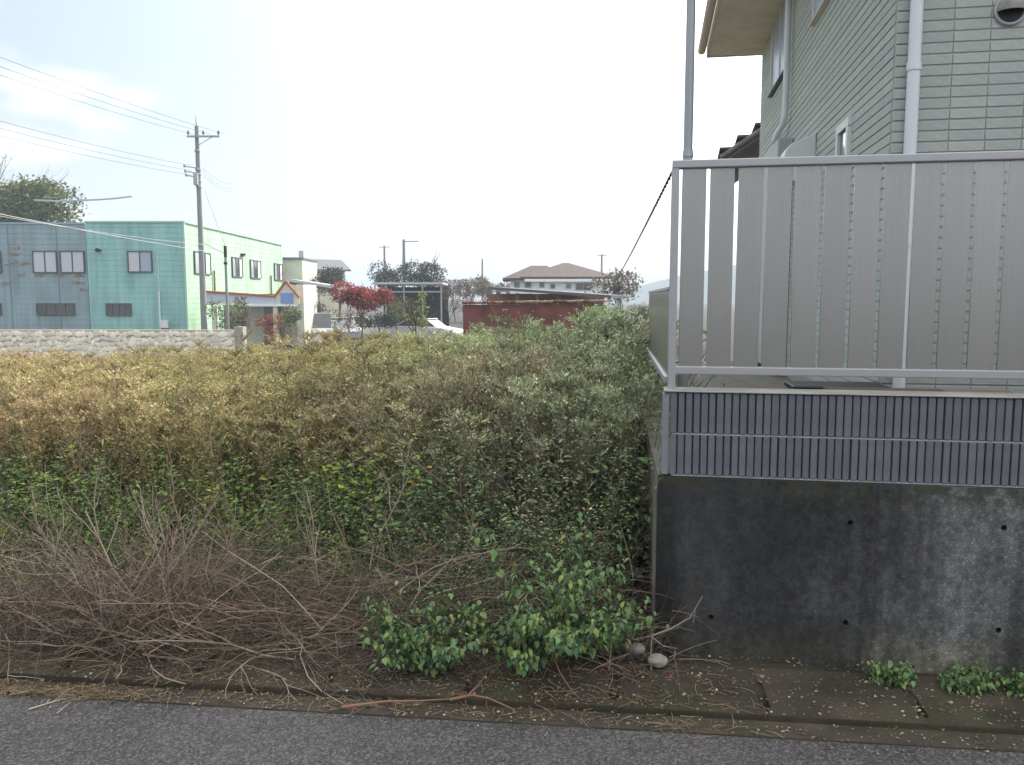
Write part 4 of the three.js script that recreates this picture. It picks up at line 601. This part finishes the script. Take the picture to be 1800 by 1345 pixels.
scatter('seed_stalks', 'sparse tall dry seed stalks rising above the right side of the weeds', 'stalks', [1, 2, 3].map((k) => dryWeed(260 + k, 1, 20)), m.dry, 1500, 351, (r) => {
  const s = place(r, 5.2, 11, 1.2); if (!s || s.x < -0.1 * s.D) return null; s.k = topH(s.x, s.D) * (1.0 + (s.x < sideX(s.D) - 0.5 ? 0.2 : 0) * r()); s.w = 0.7; s.lean = 0.35; return s; }, (s, r) => { const v = 0.8 + 0.9 * r(); return [v, v, v * 1.05]; });
scatter('bare_stems', 'thin bare stems standing among the green weeds', 'stems', [1, 2, 3].map((k) => bareTwig(800 + k, 1, 4)), m.dry, 420, 901, (r) => {
  const s = place(r, 3.6, 9, 1.8); if (!s) return null; const sd = s.D - D0(s.x); if (s.x > sideX(s.D) - 0.6) return null; s.k = Math.max(0.3, topH(s.x, s.D) * (0.65 + 0.35 * r())); if (sd < 0.3) s.k *= 0.7; s.lean = 1.3; return s; }, (s, r) => { const v = 0.8 + 0.7 * r(); return [v, v, v * lerp(1, 1.15, shadeMix(s))]; });

// pile of cut dead branches at the front left
{
  const o = at(290, 1120, 3.72), t = thing('brush_pile', 'heap of cut dead branches at the front left of the lot', 'brush pile', [o.x, GY, o.z]), r = rng(1201), cols = [[0.27, 0.205, 0.15], [0.16, 0.115, 0.085], [0.4, 0.325, 0.25], [0.11, 0.078, 0.06], [0.26, 0.165, 0.11]];
  const branch = (a, d, L, r0, k, b, droop) => { const pts = [a]; let q = a, e = d.clone(); const c0 = cols[Math.floor(r() * 5)], v = 0.75 + 0.5 * r(), c = c0.map((x) => x * v); for (let i = 0; i < 5; i++) { e.add(V((r() - 0.5) * 0.55, droop + (r() - 0.5) * 0.4, (r() - 0.5) * 0.5)).normalize(); q = q.clone().addScaledVector(e, L / 5); if (q.y < 0.01) q.y = 0.01; pts.push(q); } b.tube(pts, r0, r0 * 0.4, c, 5); if (k) for (let i = 0; i < 3; i++) branch(pts[1 + Math.floor(r() * 4)].clone(), e.clone().add(V((r() - 0.5) * 1.6, (r() - 0.3) * 0.8, (r() - 0.5) * 1.2)).normalize(), L * (0.3 + 0.35 * r()), r0 * 0.55, k - 1, b, droop); };
  for (let k = 0; k < 270; k++) {                                          // prominent branches: a fan, and long ones lying across
    const b = new MB(), fan = k < 85;
    const a = fan ? V((r() - 0.5) * 0.5, 0.02 + 0.12 * r(), (r() - 0.35) * 0.35) : V(-1.5 + 3.5 * r(), 0.03 + 0.38 * r() * r(), -0.45 + 0.62 * r());
    const d = fan ? V((r() - 0.5) * 2.4, 0.25 + 1.1 * r(), -0.5 + 0.7 * r()).normalize() : V((r() - 0.5) * 2, (r() - 0.35) * 0.7, (r() - 0.5) * 0.7).normalize();
    branch(a, d, fan ? 0.25 + 0.5 * r() : 0.3 + 0.45 * r(), 0.0028 + 0.0038 * r() * r(), 1 + (r() < 0.5), b, fan ? 0 : -0.06); mesh('branch', b.geo(), m.dry, t);
  }
  for (const [px, py, D, dx, dy, dz, L, r0] of [[250, 1120, 3.68, -0.55, 1, -0.1, 0.62, 0.0075], [285, 1140, 3.7, -0.42, 1, -0.05, 0.72, 0.008], [300, 1130, 3.75, -0.1, 1, -0.1, 0.66, 0.007], [315, 1100, 3.8, 0.05, 1, -0.1, 0.6, 0.0065], [200, 1060, 3.8, -0.45, 1, 0, 0.5, 0.0065], [130, 1010, 3.85, -0.4, 0.9, 0, 0.4, 0.006], [330, 1080, 3.8, 0.5, 0.85, -0.1, 0.5, 0.006], [520, 1190, 3.5, -1, 0.35, 0, 0.7, 0.007], [250, 1150, 3.5, 1, -0.12, 0.02, 0.75, 0.007], [600, 1090, 3.7, -0.9, 0.25, 0.1, 0.55, 0.006], [650, 1000, 3.85, 0.25, 1, -0.1, 0.5, 0.0055], [560, 1030, 3.8, -0.2, 1, 0, 0.5, 0.0055], [90, 1110, 3.7, -0.7, 0.5, 0, 0.4, 0.006], [700, 1040, 3.75, 0.8, 0.5, 0, 0.5, 0.005], [390, 1150, 3.6, 1, 0.2, 0, 0.6, 0.0065]]) { const b = new MB(), a = at(px, py, D).sub(t.position); cols.splice(0, 5, [0.36, 0.29, 0.225], [0.3, 0.24, 0.185], [0.33, 0.255, 0.19], [0.27, 0.205, 0.155], [0.34, 0.27, 0.2]); branch(V(a.x, Math.max(0.02, a.y), a.z), V(dx, dy, dz).normalize(), L, r0 * 0.8, 2, b, 0); mesh('branch', b.geo(), m.dry, t); }
  cols.splice(0, 5, [0.1, 0.076, 0.056], [0.17, 0.13, 0.095], [0.07, 0.052, 0.04], [0.28, 0.215, 0.155], [0.12, 0.08, 0.06]);
  const b = new MB(); for (let k = 0; k < 3700; k++) { const u = -1.7 + 4.1 * r(), a = V(u, 0.01 + 0.52 * r() * r() * (1 - 0.2 * Math.abs(u - 0.3)), -0.5 + 0.8 * r()); branch(a, V((r() - 0.5) * 2, (r() - 0.4) * 0.9, (r() - 0.5)).normalize(), 0.12 + 0.3 * r(), 0.001 + 0.0016 * r(), r() < 0.4 ? 1 : 0, b, -0.05); }
  tag(mesh('twigs', b.geo(), m.dry, t), null, null, null, 'stuff');
}
// leafy shrubs at the front, each large leaf its own piece
function shrub(label, px, py, D, seed, n, spreadX, h, leaf) {
  const o = at(px, py, D), r = rng(seed), t = thing('leafy_shrub', label, 'shrub', [o.x, GY, o.z]), sb = new MB(), tips = [];
  for (let k = 0; k < 22; k++) { let q = V((r() - 0.5) * 0.12, 0, (r() - 0.5) * 0.08), d = V((r() - 0.5) * spreadX, 1, (r() - 0.3) * 0.9).normalize(); const pts = [q], L = h * (0.35 + 0.8 * r()); for (let i = 0; i < 6; i++) { d.add(V((r() - 0.5) * 0.4, -0.1, (r() - 0.4) * 0.3)).normalize(); q = q.clone().addScaledVector(d, L / 5); if (q.y < 0.03) q.y = 0.03; pts.push(q); } sb.tube(pts, 0.004, 0.0015, [0.12, 0.1, 0.05], 5); tips.push(pts); }
  mesh('stems', sb.geo(), m.dry, t);
  const lg = [0, 1, 2, 3, 4, 5, 6].map((k) => { const b = new MB(), v = [1, 0.62, 1.35, 1.05, 0.8, 1.15, 0.45][k], wd = [1, 0.8, 1.1, 0.9, 0.7, 1.2, 0.95][k], c = k === 5 ? [0.19, 0.27, 0.075] : k === 4 ? [0.07, 0.16, 0.085] : k === 3 ? [0.27, 0.33, 0.08] : [0.115 * v, 0.22 * v, 0.075 * v], pts = [[0, 0], [0.16, 0.24], [0.4, 0.33], [0.68, 0.22], [1, 0]].map(([a, w]) => [a, w * wd]), L = [], R = [], Cn = []; pts.forEach(([a, w]) => { const dz = -(0.12 + 0.09 * k) * a * a; L.push(b.v(w, dz + (0.05 + 0.06 * k) * w, a, c)); R.push(b.v(-w, dz + 0.16 * w, a, c)); Cn.push(b.v(0, dz, a, c.map((x) => x * 0.85))); }); for (let i = 0; i < 4; i++) { b.tri(Cn[i], L[i], L[i + 1]); b.tri(Cn[i], L[i + 1], Cn[i + 1]); b.tri(Cn[i], R[i + 1], R[i]); b.tri(Cn[i], Cn[i + 1], R[i + 1]); } return b.geo(); });
  const put = (g) => { const pts = tips[Math.floor(r() * tips.length)], i = 1 + Math.floor(r() * 5), p = pts[i].clone().lerp(pts[i + 1] ?? pts[i], r()).add(V((r() - 0.5) * 0.09, (r() - 0.4) * 0.06, (r() - 0.3) * 0.09)); p.y = Math.max(0.025, p.y); const s = leaf * (0.55 + 0.75 * r()); g.position.copy(p); g.rotation.set(0.15 + 0.75 * r(), r() * 6.283, (r() - 0.5) * 0.7, 'YXZ'); g.scale.set(s, s, s); };
  for (let k = 0; k < n; k++) put(mesh('leaf', lg[r() < 0.07 ? 3 : Math.floor(r() * 7)], m.gloss, t));
  const restL = []; const tmp = new THREE.Object3D(); for (let k = 0; k < n * 6; k++) { put(tmp); tmp.scale.multiplyScalar(0.5 + 0.4 * r()); tmp.updateMatrix(); restL.push(lg[Math.floor(r() * 7)].clone().applyMatrix4(tmp.matrix)); }
  tag(mesh('small_leaves', mergeGeometries(restL), m.gloss, t), null, null, null, 'stuff');
}
shrub('largest leafy green shrub, overhanging the drain covers left of the wall', 925, 1165, 3.48, 1301, 298, 1.6, 0.56, 0.037);
shrub('leafy green shrub leaning left over the dead branches', 752, 1190, 3.46, 1302, 280, 1.3, 0.32, 0.032);
shrub('leafy green shrub right against the concrete corner', 1048, 1120, 3.6, 1303, 240, 0.7, 0.5, 0.036);
shrub('small green weed at the foot of the wall, left of the larger ones', 1558, 1180, 3.33, 1304, 60, 1.4, 0.055, 0.028);
shrub('spreading green weed at the wall foot near the right edge', 1690, 1185, 3.28, 1305, 110, 2.4, 0.075, 0.03);
shrub('leafy weed at the wall foot cut by the right edge', 1790, 1190, 3.25, 1306, 80, 1.8, 0.075, 0.03);

// stones, sticks and litter on the drain covers
{
  const r = rng(1401);
  const rock = (label, px, py, D, s, sq) => { const g = new THREE.IcosahedronGeometry(s, 2), p = g.attributes.position; for (let i = 0; i < p.count; i++) { const v = V().fromBufferAttribute(p, i), k = 0.8 + 0.4 * vnoise(v.x / s * 1.4 + 7 * px, v.y / s * 1.4 + v.z / s * 1.1, 0, 0, px); p.setXYZ(i, v.x * k, v.y * k * sq, v.z * k); } g.computeVertexNormals(); const o = mesh('stone', metreUV(g), m.stone); o.geometry.computeVertexNormals(); const q = at(px, py, D); o.position.set(q.x, Math.max(q.y, GY + s * sq * 0.6), q.z); o.rotation.y = px; tag(o, label, 'stone'); };
  rock('rounded pale stone at the wall corner, upper of two', 1120, 1140, 3.5, 0.035, 0.8); rock('flat pale stone chunk in front of the wall corner', 1155, 1160, 3.42, 0.042, 0.6);
  const stick = (label, pts, r0, col) => { const b = new MB(); pts.forEach((l) => b.tube(l, r0 * (l.length > 3 ? 1 : 0.7), r0 * 0.4, col, 6)); tag(mesh('dead_stick', b.geo(), m.dry), label, 'stick'); };
  const Q = (a) => a.map(([x, y, D]) => at(x, y, D));
  stick('forked dead twig standing against the wall corner', [Q([[1145, 1185, 3.4], [1144, 1150, 3.42], [1146, 1112, 3.44], [1142, 1080, 3.45]]), Q([[1145, 1118, 3.44], [1180, 1105, 3.46], [1213, 1086, 3.47], [1235, 1048, 3.48]]), Q([[1213, 1086, 3.47], [1222, 1072, 3.47], [1219, 1095, 3.46]]), Q([[1145, 1118, 3.44], [1115, 1125, 3.44], [1095, 1110, 3.45]]), Q([[1146, 1120, 3.44], [1165, 1135, 3.43], [1190, 1140, 3.42]])], 0.0042, [0.3, 0.25, 0.19]);
  stick('bent dead twig standing over the drain slot', [Q([[1070, 1188, 3.4], [1072, 1160, 3.42], [1075, 1130, 3.43], [1078, 1108, 3.44]]), Q([[1072, 1166, 3.42], [1050, 1172, 3.4], [1030, 1188, 3.38]]), Q([[1072, 1166, 3.42], [1092, 1172, 3.4], [1108, 1182, 3.38]])], 0.005, [0.24, 0.18, 0.13]);
  const y = 0.055; const G = (x, yy) => { const q = at(x, yy, 1), e = camera.position, t = (y - e.y) / (q.y - e.y); return e.clone().lerp(q, t); };
  stick('long reddish brown dead branch lying along the gutter edge', [[[600, 1243], [680, 1233], [740, 1232], [805, 1228]].map((p) => G(...p)), [[790, 1230], [830, 1222], [860, 1228], [905, 1248]].map((p) => G(...p)), [[820, 1225], [845, 1200], [860, 1175]].map((p) => G(...p))], 0.006, [0.26, 0.14, 0.09]);
  const R = (x, yy) => { const q = at(x, yy, 1), e = camera.position, t = (0.006 - e.y) / (q.y - e.y); return e.clone().lerp(q, t); };
  stick('pale straw stalk lying on the road at the left, longer one', [[[50, 1247], [80, 1238], [105, 1230], [128, 1225]].map((p) => R(...p))], 0.0035, [0.5, 0.42, 0.3]); stick('pale straw stalk lying on the road at the left, shorter one', [[[100, 1254], [112, 1244], [124, 1234]].map((p) => R(...p))], 0.003, [0.5, 0.42, 0.3]);
  stick('crooked twig end hanging over the gutter below the brush pile', [[[205, 1192], [214, 1180], [212, 1170], [225, 1160]].map((p) => G(...p))], 0.004, [0.36, 0.28, 0.2]);
  // litter
  const fl = new MB(); fl.leaf(V(0, 0, -0.5), V(0, 0.15, 1).normalize(), V(0, 1, 0), 1, 0.6, [1, 1, 1], 0.2); const fg = fl.geo(), peb = new THREE.IcosahedronGeometry(0.5, 0).scale(1, 0.6, 0.8), tw = new MB(); tw.tube([V(-0.5, 0.02, 0), V(0, 0.05, 0.06), V(0.5, 0.02, -0.02)], 0.02, 0.012, [1, 1, 1], 4);
  const litter = new THREE.Group(); litter.name = 'leaf_litter'; scene.add(litter); tag(litter, 'scatter of leaf bits, straw and grit on the drain covers and road edge', 'litter', null, 'stuff');
  const sow = (name, g, mat, n, fn) => { const im = new THREE.InstancedMesh(g, mat, n), c = new THREE.Color(), d = new THREE.Object3D(); for (let k = 0; k < n; k++) { const [x, z, s, col] = fn(); d.position.set(x, 0, z); const lz = (z + 3.17) * Math.cos(GR) + x * Math.sin(GR) * 1; const e = z - (-3.17 + x * 0.11); d.position.y = e > 0.13 ? 0.004 : e > 0 ? 0.012 : e > -0.37 ? 0.036 - e * 0.06 : GY + 0.03; d.rotation.set((r() - 0.5) * 0.6, r() * 6.283, (r() - 0.5) * 0.6); d.scale.setScalar(s); d.updateMatrix(); im.setMatrixAt(k, d.matrix); im.setColorAt(k, c.setRGB(...col)); } im.name = name; im.userData.kind = 'stuff'; im.castShadow = im.receiveShadow = true; litter.add(im); };
  const spot = (lo, hi) => { const x = -2.6 + 5 * r(), e = lo + (hi - lo) * r(); return [x, -3.17 + x * 0.11 + e]; };
  sow('leaf_bits', fg, m.dry, 4200, () => { const [x0, z0] = spot(-0.46, 0.13), q = r() < 0.6, x = q ? -2.6 + 3.2 * Math.pow(r(), 1.4) : x0, z = q ? -3.17 + x * 0.11 - 0.44 + 0.55 * r() : z0, v = q ? 0.25 + 0.7 * r() : 0.5 + r(); return [x, z, 0.008 + 0.02 * r() * r(), r() < 0.06 ? [0.35, 0.06, 0.05] : [0.3 * v, 0.22 * v, 0.14 * v]]; });
  sow('grit', peb, M([1, 1, 1], 0.9), 1300, () => { const [x, z] = spot(-0.46, 0.2), v = r() < 0.2 ? 0.5 : 0.16 + 0.15 * r(); return [x, z, 0.004 + 0.011 * r() ** 3, [v, v * 0.96, v * 0.88]]; });
  sow('straw', tw.geo(), m.dry, 1700, () => { const k = r(), x = k < 0.25 ? -1.95 + 0.28 * (r() + r() - 1) * 2 : k < 0.28 ? 0.62 + 0.16 * (r() + r() + r() - 1.5) : -2.6 + 3.6 * r(), e = k < 0.35 ? 0.02 + 0.05 * (r() + r() + r()) : -0.4 + 0.5 * r(), v = 0.25 + 0.9 * r(); return [x, -3.17 + x * 0.11 + e, 0.03 + 0.06 * r(), [0.34 * v, 0.25 * v, 0.15 * v]]; });
}
scene.traverse((o) => { if (o.isMesh) { o.castShadow = true; o.receiveShadow = true; } });
renderer.render(scene, camera);
